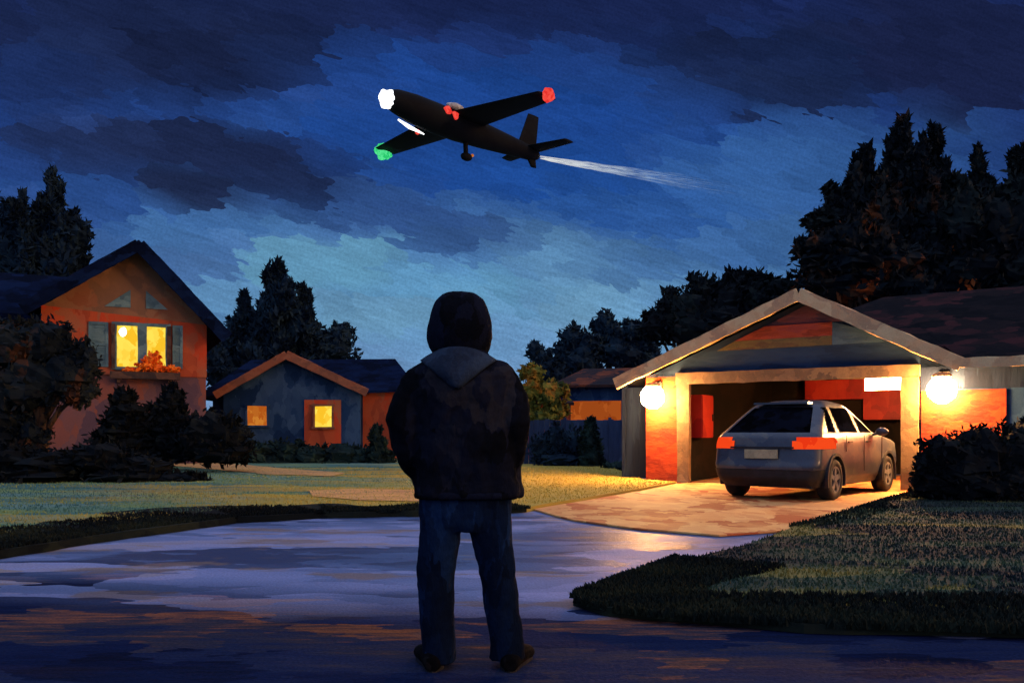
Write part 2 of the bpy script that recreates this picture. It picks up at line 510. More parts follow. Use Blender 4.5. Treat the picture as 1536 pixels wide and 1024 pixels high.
def sky_group():
    g = bpy.data.node_groups.new('painted_evening_sky', 'ShaderNodeTree')
    g.interface.new_socket('UV', in_out='INPUT', socket_type='NodeSocketVector')
    g.interface.new_socket('Color', in_out='OUTPUT', socket_type='NodeSocketColor')
    N = NT(g)
    gi = N.new('NodeGroupInput')
    go = N.new('NodeGroupOutput')
    uv = gi.outputs[0]
    x, y, _ = N.sep(uv)
    n1 = N.noise(N.v('MULTIPLY', uv, (2.6, 6.0, 1)), 1.0, 1, 0.6, dim='2D')
    n2 = N.noise(N.v('ADD', N.v('MULTIPLY', uv, (4.0, 8.0, 1)), (7.3, 2.1, 0)), 1.0, 1, 0.6, dim='2D')
    yy = N.m('ADD', y, N.m('MULTIPLY', N.m('SUBTRACT', n1, 0.5), 0.13))
    yy = N.m('ADD', yy, N.m('MULTIPLY', N.m('POWER', N.m('ABSOLUTE', N.m('ADD', x, 0.06)), 1.6), 0.16))
    c = N.ramp(N.m('MULTIPLY', yy, 2.0), [
        (0.00, lin(124, 156, 196)), (0.12, lin(116, 152, 194)), (0.26, lin(100, 144, 186)), (0.36, lin(86, 130, 176)),
        (0.48, lin(64, 104, 158)), (0.60, lin(48, 82, 142)), (0.74, lin(38, 66, 126)), (0.88, lin(32, 54, 108)), (1.0, lin(28, 42, 90))])
    # teal breaks low in the sky, lavender on the left
    t = N.m('MULTIPLY', N.smooth(n2, 0.46, 0.72), N.smooth(y, 0.30, 0.12))
    c = N.mix(N.m('MULTIPLY', t, 0.5), c, lin(108, 154, 178))
    t = N.m('MULTIPLY', N.smooth(n2, 0.52, 0.30), N.smooth(x, 0.0, -0.45))
    c = N.mix(N.m('MULTIPLY', t, 0.45), c, lin(62, 84, 140))

    rag = [N.m('SUBTRACT', N.noise(N.v('ADD', N.v('MULTIPLY', uv, (7, 15, 1)), off), 1.0, 2, 0.6, dim='2D'), 0.5) for off in ((3.3, 1.7, 0), (9.1, 5.5, 0))]

    def patch(c, px, py, rx, ry, rot, col, k, soft=0.5, ragged=0.8):
        u0, v0 = (px - 768) / F, (HZ - py) / F
        a = math.radians(rot)
        dx = N.m('SUBTRACT', x, u0)
        dy = N.m('SUBTRACT', y, v0)
        p = N.m('ADD', N.m('MULTIPLY', dx, math.cos(a)), N.m('MULTIPLY', dy, math.sin(a)))
        q = N.m('SUBTRACT', N.m('MULTIPLY', dy, math.cos(a)), N.m('MULTIPLY', dx, math.sin(a)))
        p = N.m('DIVIDE', p, rx / F)
        q = N.m('DIVIDE', q, ry / F)
        d = N.m('SQRT', N.m('ADD', N.m('MULTIPLY', p, p), N.m('MULTIPLY', q, q)))
        d = N.m('ADD', d, N.m('MULTIPLY', rag[int(px) % 2], ragged * 2))
        f = N.smooth(d, 1.0 + soft / 2, 1.0 - soft / 2)
        return N.mix(N.m('MULTIPLY', f, k), c, col)

    c = patch(c, 740, 190, 330, 110, -8, lin(32, 68, 138), 0.8, 0.9, 0.7)
    c = patch(c, 900, 280, 220, 60, -12, lin(34, 74, 146), 0.65, 0.8, 0.7)
    c = patch(c, 1250, 250, 260, 60, 8, lin(56, 96, 150), 0.6, 0.9, 0.9)
    c = patch(c, 560, 320, 300, 34, -10, lin(42, 66, 116), 0.7, 0.7, 0.9)
    c = patch(c, 1000, 385, 210, 34, 4, lin(48, 84, 140), 0.55, 0.8, 0.9)
    c = patch(c, 768, -20, 950, 75, 0, lin(24, 34, 70), 0.8, 0.8, 0.9)
    c = patch(c, 180, 55, 290, 84, -4, lin(26, 36, 68), 0.8, 0.9)
    c = patch(c, 301, 100, 140, 44, 0, lin(22, 30, 58), 0.8, 0.6)
    c = patch(c, 230, 226, 190, 42, -5, lin(31, 42, 76), 0.86, 0.8)
    c = patch(c, 395, 252, 170, 40, -13, lin(28, 38, 70), 0.86, 0.8)
    c = patch(c, 300, 292, 80, 28, -12, lin(28, 36, 64), 0.92, 0.5)
    c = patch(c, 1270, 88, 290, 60, 2, lin(23, 33, 64), 0.88, 0.7)
    c = patch(c, 1165, 142, 140, 42, -6, lin(25, 37, 70), 0.92, 0.5)
    c = patch(c, 1470, 62, 200, 84, 0, lin(25, 33, 66), 0.94, 0.5)
    c = patch(c, 465, 395, 120, 36, 8, lin(98, 150, 176), 0.7, 0.5)
    c = patch(c, 660, 420, 170, 30, -4, lin(96, 150, 184), 0.6, 0.6)
    N.l.new(c, go.inputs[0])
    return g


def build_world():
    w = bpy.data.worlds.new('World')
    SC.world = w
    w.use_nodes = True
    N = NT(w.node_tree)
    bg = N.n['Background']
    d = N.new('ShaderNodeTexCoord').outputs['Generated']
    dx, dy, dz = N.sep(d)
    ay = N.m('MAXIMUM', N.m('ABSOLUTE', dy), 0.06)
    u = N.m('DIVIDE', dx, ay)
    v = N.m('DIVIDE', N.m('MAXIMUM', dz, 0.0), ay)
    uv = N.comb(u, v, 0.0)
    grp = sky_group()

    def layer(rot, su, sv, warp):
        a = math.radians(rot)
        r = N.comb(N.m('ADD', N.m('MULTIPLY', u, math.cos(a) * su), N.m('MULTIPLY', v, math.sin(a) * su)),
                   N.m('SUBTRACT', N.m('MULTIPLY', v, math.cos(a) * sv), N.m('MULTIPLY', u, math.sin(a) * sv)), 0.0)
        wv = N.v('SCALE', N.v('SUBTRACT', N.noise(r, 1.6, 2, 0.7, dim='2D', color=True), (0.5, 0.5, 0.5)), scale=warp)
        vo = N.voro(N.v('ADD', r, wv), '2D')
        px, py, _ = N.sep(vo.outputs['Position'])
        bu = N.m('SUBTRACT', N.m('MULTIPLY', px, math.cos(a) / su), N.m('MULTIPLY', py, math.sin(a) / sv))
        bv = N.m('ADD', N.m('MULTIPLY', px, math.sin(a) / su), N.m('MULTIPLY', py, math.cos(a) / sv))
        return N.comb(bu, bv, 0.0), vo.outputs['Color']

    p1, r1 = layer(-14, 12, 34, 0.9)
    p2, r2 = layer(-20, 26, 70, 0.9)
    pick = N.m('GREATER_THAN', N.sep(r1)[2], 0.45)      # some strokes are broad, some fine
    mv = N.new('ShaderNodeMix', data_type='VECTOR')
    N.put(mv.inputs[0], pick)
    N.put(mv.inputs[4], p1)
    N.put(mv.inputs[5], p2)
    gn = N.new('ShaderNodeGroup')
    gn.node_tree = grp
    pos = N.v('ADD', N.v('SCALE', mv.outputs[1], scale=0.72), N.v('SCALE', uv, scale=0.28))
    N.l.new(pos, gn.inputs[0])
    k = N.m('ADD', N.m('ADD', N.m('MULTIPLY', N.sep(r1)[1], 0.2), N.m('MULTIPLY', N.sep(r2)[1], 0.16)), 0.85)
    c = N.mix(1.0, gn.outputs[0], N.comb(k, k, k), 'MULTIPLY')
    # canvas weave and bristle marks in the paint of the sky
    a = math.radians(-18)
    rr = N.comb(N.m('ADD', N.m('MULTIPLY', u, math.cos(a)), N.m('MULTIPLY', v, math.sin(a))),
                N.m('SUBTRACT', N.m('MULTIPLY', v, math.cos(a)), N.m('MULTIPLY', u, math.sin(a))), 0.0)
    br = N.noise(N.v('MULTIPLY', rr, (24, 230, 1)), 1.0, 2, 0.7, dim='2D')
    gr = N.noise(uv, 330.0, 1, 0.8, dim='2D')
    k = N.m('ADD', 0.56, N.m('ADD', N.m('MULTIPLY', br, 0.44), N.m('MULTIPLY', gr, 0.44)))
    c = N.mix(1.0, c, N.comb(k, k, k), 'MULTIPLY')
    # afterglow of the set sun, low behind the viewer's right shoulder
    sd = -SUN_DIR
    s = N.v('DOT_PRODUCT', d, (sd.x, sd.y, sd.z))
    gl = N.smooth(s, 0.55, 1.0)
    c = N.mix(1.0, c, N.mix(gl, (0, 0, 0, 1), (0.55, 0.27, 0.12, 1)), 'ADD')
    # the rest of the half the viewer turns his back to is a clear, paler evening sky
    back = N.smooth(dy, 0.1, -0.5)
    c = N.mix(N.m('MULTIPLY', back, 0.95), c, N.mix(gl, (0.34, 0.46, 0.78, 1), (1.1, 0.62, 0.36, 1)))
    hs = N.new('ShaderNodeHueSaturation')
    hs.inputs['Saturation'].default_value = 1.02
    N.put(hs.inputs['Color'], c)
    c = hs.outputs[0]
    over = N.smooth(dz, 0.5, 0.85)
    c = N.mix(N.m('MULTIPLY', over, 0.85), c, (0.52, 0.64, 0.96, 1))
    N.l.new(c, bg.inputs[0])
    bg.inputs[1].default_value = 1.0
    w.cycles.sampling_method = 'NONE'
    return w


build_world()
sun = bpy.data.lights.new('sun', 'SUN')
sun.energy = 0.95
sun.angle = math.radians(9)
sun.color = (1.0, 0.55, 0.26)
so = bpy.data.objects.new('sun', sun)
COL.objects.link(so)
so.rotation_euler = SUN_DIR.to_track_quat('-Z', 'Y').to_euler()
so.location = (20, -14, 12)

# ------------------------------------------------------------------ camera
cam = bpy.data.cameras.new('camera')
cam.sensor_width = 36
cam.lens = 36 * F / 1536
cam.shift_y = (HZ - 512) / 1536
cam.clip_end = 3000
cam.clip_start = 0.05
co = bpy.data.objects.new('camera', cam)
COL.objects.link(co)
co.location = (0, 0, CH)
co.rotation_euler = (math.radians(90), 0, 0)
SC.camera = co

# ------------------------------------------------------------------ ground
GZ = 0.07                                # lawns stand a kerb's height above the road


def sheet(name, pts, z, m, thick=0.0):
    mb = MB()
    if thick:
        mb.prism(pts, z, z - thick, 'z')
    else:
        mb.add([(p[0], p[1], z) for p in pts], [tuple(range(len(pts)))])
    return tag(mb.build(name, m), kind='structure')


def dense(pts, step=0.25, jit=0.05, closed=False):
    out = []
    n = len(pts)
    for i in range(n - (0 if closed else 1)):
        a, b = Vector(pts[i]), Vector(pts[(i + 1) % n])
        k = max(1, int((b - a).length / step))
        for j in range(k):
            p = a.lerp(b, j / k)
            w = noise.noise_vector(Vector((p.x * 1.3, p.y * 1.3, 3.1)))
            out.append((p.x + w.x * jit, p.y + w.y * jit))
    if not closed:
        out.append(tuple(pts[-1]))
    return out


g0 = MB()
g0.add([(-900, -60, 0), (900, -60, 0), (900, 2000, 0), (-900, 2000, 0)], [(0, 1, 2, 3)])
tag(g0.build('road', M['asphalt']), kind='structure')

LEFT_EDGE = [(-16.0, 3.4)] + [gnd(*p) for p in ((-260, 884), (0, 834), (180, 805), (350, 783), (480, 776), (620, 773), (720, 771), (790, 768))]
DRIVE_L = [gnd(*p) for p in ((800, 766), (880, 752), (960, 738), (1015, 727))]
lawn_left = dense(LEFT_EDGE, 0.2, 0.10) + dense(DRIVE_L, 0.3, 0.04) + [(2.9, 19.1), (3.0, 40), (60, 900), (-700, 900), (-700, 3.4)]
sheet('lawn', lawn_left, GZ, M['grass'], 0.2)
RIGHT_TOP = [(7.55, 16.05), gnd(1366, 742), gnd(1275, 770), gnd(1190, 795)]
RIGHT_EDGE = [gnd(*p) for p in ((1180, 800), (1120, 822), (1040, 846), (975, 872), (920, 893), (888, 908), (935, 920), (1010, 930), (1250, 943), (1540, 951), (1900, 960))]
lawn_right = dense(RIGHT_TOP, 0.3, 0.03) + dense(RIGHT_EDGE, 0.14, 0.07) + [(40, 4.4), (60, 900), (3.1, 900), (3.1, 40)] + [(9.5, 22.0)]
lr = sheet('lawn', [p for p in lawn_right if True][:-4] + [(40, 4.4), (40, 12.0), (10.5, 13.9)], 0.045, M['grass_darker'], 0.2)
drive = DRIVE_L + [gnd(1030, 726), (3.75, 18.6), (6.6, 23.6), (10.6, 20.9), (7.5, 16.0)] + RIGHT_TOP[1:] + [gnd(1182, 799), gnd(1080, 806), gnd(960, 796), gnd(860, 782)]
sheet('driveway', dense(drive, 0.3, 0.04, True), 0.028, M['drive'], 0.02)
sheet('path', dense([gnd(458, 742), gnd(540, 739), gnd(640, 741), gnd(760, 745), gnd(760, 757), gnd(640, 760), gnd(540, 757), gnd(470, 751)], 0.3, 0.12, True), GZ + 0.012, M['path'])
sheet('path', dense([gnd(230, 692), gnd(330, 697), gnd(430, 707), gnd(520, 714), gnd(500, 719), gnd(400, 716), gnd(300, 706), gnd(225, 699)], 0.4, 0.15, True), GZ + 0.016, M['path'])


def in_poly(x, y, poly):
    c = False
    j = len(poly) - 1
    for i in range(len(poly)):
        xi, yi = poly[i]
        xj, yj = poly[j]
        if (yi > y) != (yj > y) and x < (xj - xi) * (y - yi) / (yj - yi) + xi:
            c = not c
        j = i
    return c


def kerb(name, line):
    mb = MB()
    pts = dense(line, 0.35, 0.02)
    for i in range(len(pts) - 1):
        mb.beam((pts[i][0], pts[i][1], 0.03), (pts[i + 1][0], pts[i + 1][1], 0.03), 0.13, 0.12, seg=0.4, jit=0.008)
    return tag(mb.build(name, M['kerb']), kind='structure')




def edge_gap(x, y, line):
    p = Vector((x, y))
    best = 99
    for i in range(len(line) - 1):
        a, b = Vector(line[i]), Vector(line[i + 1])
        d = b - a
        t = max(0, min(1, (p - a).dot(d) / d.length_squared))
        best = min(best, (p - a - d * t).length)
    return best


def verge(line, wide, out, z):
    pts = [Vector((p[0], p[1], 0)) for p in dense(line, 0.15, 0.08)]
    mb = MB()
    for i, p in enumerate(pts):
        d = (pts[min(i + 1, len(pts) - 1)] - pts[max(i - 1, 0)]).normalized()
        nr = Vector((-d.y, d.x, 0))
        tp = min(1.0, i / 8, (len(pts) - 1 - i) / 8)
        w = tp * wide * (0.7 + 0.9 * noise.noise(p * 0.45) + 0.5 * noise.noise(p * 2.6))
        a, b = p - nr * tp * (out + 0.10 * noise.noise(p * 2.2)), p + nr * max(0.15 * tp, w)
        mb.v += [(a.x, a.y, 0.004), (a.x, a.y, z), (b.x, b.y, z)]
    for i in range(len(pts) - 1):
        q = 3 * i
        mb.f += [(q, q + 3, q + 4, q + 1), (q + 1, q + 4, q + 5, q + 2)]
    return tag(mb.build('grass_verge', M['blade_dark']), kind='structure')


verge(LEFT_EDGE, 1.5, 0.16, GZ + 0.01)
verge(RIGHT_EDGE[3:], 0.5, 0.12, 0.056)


def blades(name, spots, h0, h1, m, label):
    vs, fs = [], []
    for i, (x, y, z) in enumerate(spots):
        a = random.uniform(0, math.pi)
        h = random.uniform(h0, h1)
        w = h * random.uniform(0.2, 0.4)
        lx, ly = random.uniform(-.5, .5) * h, random.uniform(-.5, .5) * h
        c, s = math.cos(a) * w, math.sin(a) * w
        o = len(vs)
        vs += [(x - c, y - s, z), (x + c, y + s, z), (x + lx * .5 + c * .6, y + ly * .5 + s * .6, z + h * .6), (x + lx, y + ly, z + h)]
        fs.append((o, o + 1, o + 2, o + 3))
    mb = MB()
    mb.add(vs, fs)
    o = mb.build(name, m)
    return tag(o, label, 'grass', kind='stuff')


spots, spots_r, dark = [], [], []
LP = lawn_left
for i in range(60000):
    y = random.uniform(7.5, 26)
    x = random.uniform(-0.62, 0.2) * y
    if in_poly(x, y, LP) and edge_gap(x, y, LEFT_EDGE) > 0.9 + 0.7 * noise.noise(Vector((x, y, 0)) * 0.5):
        spots.append((x, y, GZ))
RP = [tuple(p) for p in lawn_right[:-4]] + [(40, 4.4), (40, 12.0), (10.5, 13.9)]
for i in range(40000):
    y = random.uniform(4.7, 15.5)
    x = random.uniform(0.05, 0.63) * y
    if in_poly(x, y, RP) and (y > 7.2 or edge_gap(x, y, RIGHT_EDGE) > 0.4):
        spots_r.append((x, y, 0.045))


def edge_spots(line, wide, n, inward, reach=0.0):
    pts = [Vector((p[0], p[1], 0)) for p in line]
    seg = [(pts[i], pts[i + 1], (pts[i + 1] - pts[i]).length) for i in range(len(pts) - 1)]
    tot = sum(s[2] for s in seg)
    for _ in range(n):
        r = random.uniform(0, tot)
        for a, b, L in seg:
            if r <= L:
                break
            r -= L
        p = a.lerp(b, min(1, r / L))
        d = (b - a).normalized()
        nrm = Vector((-d.y, d.x, 0)) * inward
        wd = wide * (0.45 + 0.75 * noise.noise(p * 0.5))
        q = p + nrm * (random.random() ** 1.6 * max(0.1, wd) + reach)
        dark.append((q.x, q.y, (GZ if inward > 0 and line is not RIGHT_E else 0.045) - 0.01))


RIGHT_E = None
edge_spots(LEFT_EDGE[1:], 2.3, 26000, 1, -0.12)
RIGHT_E = RIGHT_EDGE[2:]
edge_spots(RIGHT_E, 1.3, 34000, 1, -0.15)
RIGHT_E = RIGHT_TOP
edge_spots(RIGHT_TOP, 0.8, 3000, 1, -0.04)
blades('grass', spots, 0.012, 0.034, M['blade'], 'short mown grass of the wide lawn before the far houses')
blades('grass', spots_r, 0.012, 0.032, M['blade_darker'], 'darker grass of the lawn before the garage house')
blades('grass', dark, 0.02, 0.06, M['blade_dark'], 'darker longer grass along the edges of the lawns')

# ------------------------------------------------------------------ buildings: helpers
def window(parent, name, x0, x1, z0, z1, y, pane_mat, frame_mat, fw=0.07, mull=(), hmull=(), d=0.09):
    """frame standing proud of the wall at local y (front is -y), with a lit pane inside"""
    mb = MB()
    yc = y - d / 2 + 0.01
    for zz in (z0, z1):
        mb.beam((x0 - fw, yc, zz), (x1 + fw, yc, zz), d, fw, jit=0.008)
    for xx in (x0, x1):
        mb.beam((xx, yc, z0 + fw / 2), (xx, yc, z1 - fw / 2), d, fw, up=(1, 0, 0), jit=0.008)
    for (mx, w) in mull:
        mb.beam((mx, yc - 0.004, z0 + fw / 2), (mx, yc - 0.004, z1 - fw / 2), d, w, up=(1, 0, 0), jit=0.012)
    for (mz, w) in hmull:
        mb.beam((x0 + fw / 2, yc + 0.006, mz), (x1 - fw / 2, yc + 0.006, mz), d, w, jit=0.008)
    f = mb.build('window', frame_mat, parent)
    MB().box(x0, x1, y - 0.03, y + 0.002, z0, z1).build('pane', pane_mat, f)
    return f


# ---- garage house (right)
RZ_G = math.radians(-34.5)
gh = thing('house', 'low blue-grey house on the right with a gabled open garage and beige roof trim', 'house', (3.71, 18.57, 0), RZ_G)
AP_T, AP_Z = 2.54, 3.86
LT_T, LT_Z = -1.41, 2.26
RT_T, RT_Z = 5.33, 2.38


def roofz(t):
    return AP_Z - (AP_T - t) * (AP_Z - LT_Z) / (AP_T - LT_T) if t < AP_T else AP_Z - (t - AP_T) * (AP_Z - RT_Z) / (RT_T - AP_T)


W_L, W_R = -0.92, 5.2
O_L, O_R, O_T = 0.10, 4.30, 2.13
MB().box(W_L, -0.16, 0, 0.16, 0, 2.36).box(W_L, W_L + 0.14, 0.16, 6.4, 0, 2.36).build('brick_pier', M['brick'], gh)
MB().prism([(W_L, 2.362), (W_R, 2.362), (W_R, roofz(W_R) - 0.16), (AP_T, AP_Z - 0.16), (W_L, roofz(W_L) - 0.16)], 0.0, 0.16).build('gable_wall', M['blue_deep'], gh)
# planked triangle in the gable
MB().prism([(1.1, 2.98), (3.05, 2.98), (3.05, 3.24), (1.72, 3.24)], -0.03, 0.004).build('gable_board', M['board_red'], gh)
MB().prism([(0.72, 2.80), (3.05, 2.80), (3.05, 2.977), (1.1, 2.977)], -0.026, 0.004).build('gable_board', M['board_olive'], gh)
MB().prism([(1.74, 3.243), (3.42, 3.243), (2.54, 3.60)], -0.022, 0.004).build('gable_board', M['board_plum'], gh)
MB().prism([(3.053, 2.80), (4.0, 2.80), (3.75, 3.02), (3.053, 3.24)], -0.02, 0.004).build('gable_board', M['blue_siding'], gh)
MB().box(O_R + 0.32, 12.5, 0.0, 0.16, 1.88, 2.5).build('wall', M['gate'], gh)
MB().box(O_R + 0.32, 6.05, 0.002, 0.158, 0, 1.88).build('wall', M['blue_deep'], gh)
MB().box(6.05, 12.5, 0.004, 0.156, 0, 1.88).build('wall', M['slate_siding'], gh)
MB().box(4.64, 6.0, -0.03, 0.0, 0, 1.86).build('lamp_glow_facing', M['brick'], gh)  # orange lamp light on this wall, painted as an orange panel
# beige opening trim
tr = MB()
tr.beam((-0.02, -0.02, 0.03), (-0.02, -0.02, 2.12), 0.13, 0.27, up=(1, 0, 0), jit=0.012)
tr.beam((4.45, -0.02, 0.03), (4.45, -0.02, 2.12), 0.13, 0.30, up=(1, 0, 0), jit=0.012)
tr.beam((-0.18, -0.025, 2.24), (4.62, -0.025, 2.24), 0.14, 0.23, jit=0.012)
tr.build('door_frame', M['trim_door'], gh)
# roof
rf = MB()
Y0, Y1 = -0.45, 7.2
rf.slab([(LT_T, Y0, LT_Z), (AP_T, Y0, AP_Z), (AP_T, Y1, AP_Z), (LT_T, Y1, LT_Z)], 0.09)
rf.slab([(AP_T, Y0, AP_Z), (RT_T, Y0, RT_Z), (RT_T, Y1, RT_Z), (AP_T, Y1, AP_Z)], 0.09)
RDG_Y, RDG_Z, EV_Z = 4.4, 4.28, 2.40
rf.slab([(RT_T, Y0 - .01, EV_Z), (13.2, Y0 - .01, EV_Z), (13.2, RDG_Y, RDG_Z), (3.1, RDG_Y, RDG_Z)], 0.10)
rf.slab([(0.6, 0.3, 2.69), (RT_T, 0.3, 2.69), (RT_T, RDG_Y, RDG_Z), (3.1, RDG_Y, RDG_Z)], 0.08)
rf.slab([(3.1, RDG_Y, RDG_Z), (13.2, RDG_Y, RDG_Z), (13.2, 9.2, EV_Z), (-0.8, 9.2, EV_Z)], 0.10)
rf.slab([(-0.8, 9.2, EV_Z), (0.6, 0.3, 2.69), (3.09, RDG_Y - .01, RDG_Z), (3.1, RDG_Y, RDG_Z)], 0.10)
rf.build('roof', M['dark_roof'], gh)
fs_ = MB()
fs_.beam((LT_T - 0.02, Y0 - 0.035, LT_Z - 0.10), (AP_T + 0.0, Y0 - 0.035, AP_Z - 0.10), 0.06, 0.25, jit=0.014)
fs_.beam((AP_T, Y0 - 0.037, AP_Z - 0.10), (RT_T + 0.02, Y0 - 0.037, RT_Z - 0.10), 0.06, 0.25, jit=0.014)
fs_.beam((RT_T - 0.05, Y0 - 0.045, EV_Z - 0.09), (13.2, Y0 - 0.045, EV_Z - 0.09), 0.06, 0.17, jit=0.012)
fs_.build('fascia', M['trim'], gh)
# garage lining
ln = MB()
ln.box(W_L + 0.15, O_L - 0.26, 0.17, 6.3, 0.04, 2.5)                 # left side
ln.box(W_L + 0.15, O_R + 0.6, 6.3, 6.42, 0.04, 2.5)                 # back
ln.box(O_R + 0.32, O_R + 0.44, 0.17, 6.3, 0.04, 2.5)                # right side
ln.box(W_L + 0.15, O_R + 0.6, 0.18, 6.42, 2.5, 2.56)                # ceiling
ln.build('garage_lining', M['interior'], gh)
# far right window of this house
window(gh, 'window', 6.75, 7.7, 1.25, 1.95, 0.0, M['g_amber'], M['slate_siding'], 0.08, mull=((7.2, 0.06),))
window(gh, 'window', 8.6, 9.5, 1.25, 1.95, 0.0, M['g_amber'], M['slate_siding'], 0.08)

# things in the garage
rot = Matrix.Rotation(RZ_G, 3, 'Z')


def gloc(t, y, z):
    v = rot @ Vector((t, y, z))
    return Vector((3.71, 18.57, 0)) + v


c1 = thing('cabinet', 'tall red metal cabinet hanging on the garage side wall just inside the left door post', 'cabinet', gloc(0, 0, 0), RZ_G)
MB().box(-0.15, 0.17, 0.5, 1.15, 0.98, 1.92).build('cabinet_body', M['red_paint'], c1)
d_ = MB().box(0.172, 0.19, 0.52, 1.13, 1.0, 1.9).build('door', M['red_paint'], c1)
MB().box(0.19, 0.21, 1.05, 1.075, 1.35, 1.5).build('handle', M['metal'], d_)
c2 = thing('cabinet', 'wide red cupboard on the garage back wall under the white tube light', 'cabinet', gloc(0, 0, 0), RZ_G)
MB().box(0.9, 4.2, 5.75, 6.29, 1.95, 2.45).box(2.35, 4.2, 5.76, 6.28, 1.42, 1.95).build('cabinet_body', M['red_paint'], c2)
dd = MB()
for i in range(4):
    dd.box(0.93 + i * 0.82, 0.93 + i * 0.82 + 0.78, 5.73, 5.75, 1.97, 2.43)
dd.box(2.38, 3.25, 5.735, 5.755, 1.45, 1.93).box(3.3, 4.17, 5.735, 5.755, 1.45, 1.93)
dd.build('door', M['red_paint'], c2)
tl = thing('tube_light', 'short glowing white tube light under the garage ceiling above the car', 'ceiling light', gloc(0, 0, 0), RZ_G)
MB().box(3.32, 4.03, 1.44, 1.58, 2.20, 2.25).tube([(3.45, 1.5, 2.24), (3.45, 1.5, 2.5)], 0.012, 8).tube([(3.9, 1.5, 2.24), (3.9, 1.5, 2.5)], 0.012, 8).build('housing', M['metal'], tl)
MB().box(3.34, 4.01, 1.42, 1.60, 1.97, 2.198).build('diffuser', M['g_tube'], tl)


def wall_lamp(t, z, r, label):
    L = thing('wall_lamp', label, 'wall lamp', gloc(t, 0, z), RZ_G, 'round porch lamps beside the garage door')
    MB().box(-0.09, 0.09, -0.035, -0.005, -0.02, 0.34).tube([(0, -0.03, 0.28), (0, -0.14, 0.34), (0, -0.27, 0.31)], 0.02, 8).build('bracket', M['metal'], L)
    MB().ball((0, -0.30, 0.24), (0.17, 0.17, 0.07), 16, 8).build('cap', M['trim'], L, True)
    MB().ball((0, -0.30, 0.0), (r, r, r * 1.02), 24, 16, 0.10, 9.0).build('globe', M['g_lamp'], L, True)
    return L


wall_lamp(-0.62, 1.86, 0.25, 'glowing round porch lamp on the orange brick pier left of the garage opening')
wall_lamp(5.02, 1.86, 0.24, 'glowing round porch lamp on the blue wall right of the garage opening')

# ---- left two-storey house
RZ_L = math.radians(25)
lh = thing('house', 'tall terracotta gabled house on the left with a bright yellow window', 'house', (-14.38, 26.47, 0), RZ_L)
MB().prism([(0, 2.9), (4.79, 2.9), (4.79, 4.62), (0, 4.98)], 0, 7).build('wall', M['terracotta'], lh)
MB().prism([(0, 4.982), (4.79, 4.622), (2.72, 6.82)], 0.001, 6.99).build('gable_wall', M['gable_brown'], lh)
MB().box(0.02, 4.77, 0.03, 6.9, 0, 2.9).build('lower_wall', M['plum_wall'], lh)
MB().box(-4.0, 0.0, 1.2, 6.5, 0, 4.85).build('side_wing', M['gable_brown'], lh)
r = MB()
LA, RA, PK = (-0.42, 4.88), (5.32, 4.30), (2.72, 7.08)
r.slab([(LA[0], -0.75, LA[1]), (PK[0], -0.75, PK[1]), (PK[0], 7.4, PK[1]), (LA[0], 7.4, LA[1])], 0.12)
r.slab([(PK[0], -0.75, PK[1]), (RA[0], -0.75, RA[1]), (RA[0], 7.4, RA[1]), (PK[0], 7.4, PK[1])], 0.12)
r.slab([(-4.4, 0.7, 4.75), (2.4, 0.7, 4.75), (2.4, 3.8, 6.5), (-4.4, 3.8, 6.5)], 0.12)
r.slab([(-4.4, 3.8, 6.5), (2.4, 3.8, 6.5), (2.4, 6.9, 4.75), (-4.4, 6.9, 4.75)], 0.12)
rl = r.build('roof', M['navy_roof'], lh)
b = MB()
b.beam((LA[0] - 0.03, -0.79, LA[1] - 0.16), (PK[0], -0.79, PK[1] - 0.16), 0.07, 0.36, jit=0.012)
b.beam((PK[0], -0.792, PK[1] - 0.16), (RA[0] + 0.03, -0.792, RA[1] - 0.16), 0.07, 0.40, jit=0.012)
b.beam((-4.4, 0.66, 4.66), (0.0, 0.66, 4.66), 0.07, 0.2, jit=0.012)
b.build('bargeboard', M['navy_roof'], lh)
# two triangular vents in the gable
vt = MB()
vt.prism([(1.75, 5.05), (2.5, 5.05), (2.5, 5.62)], -0.03, 0.005)
vt.build('gable_vent', M['teal'], lh)
vt = MB()
vt.prism([(2.95, 5.05), (3.6, 5.05), (2.95, 5.62)], -0.03, 0.005)
vt.build('gable_vent', M['teal'], lh)
wf = window(lh, 'window', 2.05, 3.58, 3.12, 4.52, 0.0, M['g_yellow'], M['teal'], 0.10, mull=((2.84, 0.26),), d=0.14)
MB().beam((2.0, -0.135, 3.1), (2.0, -0.135, 4.5), 0.03, 0.10, up=(1, 0, 0)).build('casing', M['dark_wood'], wf)
MB().beam((3.63, -0.135, 3.1), (3.63, -0.135, 4.5), 0.03, 0.12, up=(1, 0, 0)).build('casing', M['dark_wood'], wf)
MB().ball((2.27, -0.05, 4.27), (0.12, 0.05, 0.14), 14, 10, 0.3, 8).build('bulb', M['g_white'], wf, True)


def shutter(x0, x1):
    mb = MB()
    for xx in (x0 + 0.04, x1 - 0.04):
        mb.beam((xx, -0.03, 3.15), (xx, -0.03, 4.55), 0.06, 0.08, up=(1, 0, 0), jit=0.006)
    for zz in (3.19, 3.85, 4.51):
        mb.beam((x0 + .08, -0.03, zz), (x1 - .08, -0.03, zz), 0.056, 0.08, jit=0.004)
    k = 3.26
    while k < 4.45:
        if abs(k - 3.85) > 0.08:
            mb.beam((x0 + .08, -0.028, k), (x1 - .08, -0.028, k), 0.03, 0.045, jit=0.003)
        k += 0.07
    mb.box(x0 + .07, x1 - .07, -0.02, -0.004, 3.2, 4.5)
    mb.build('shutter', M['teal'], lh)


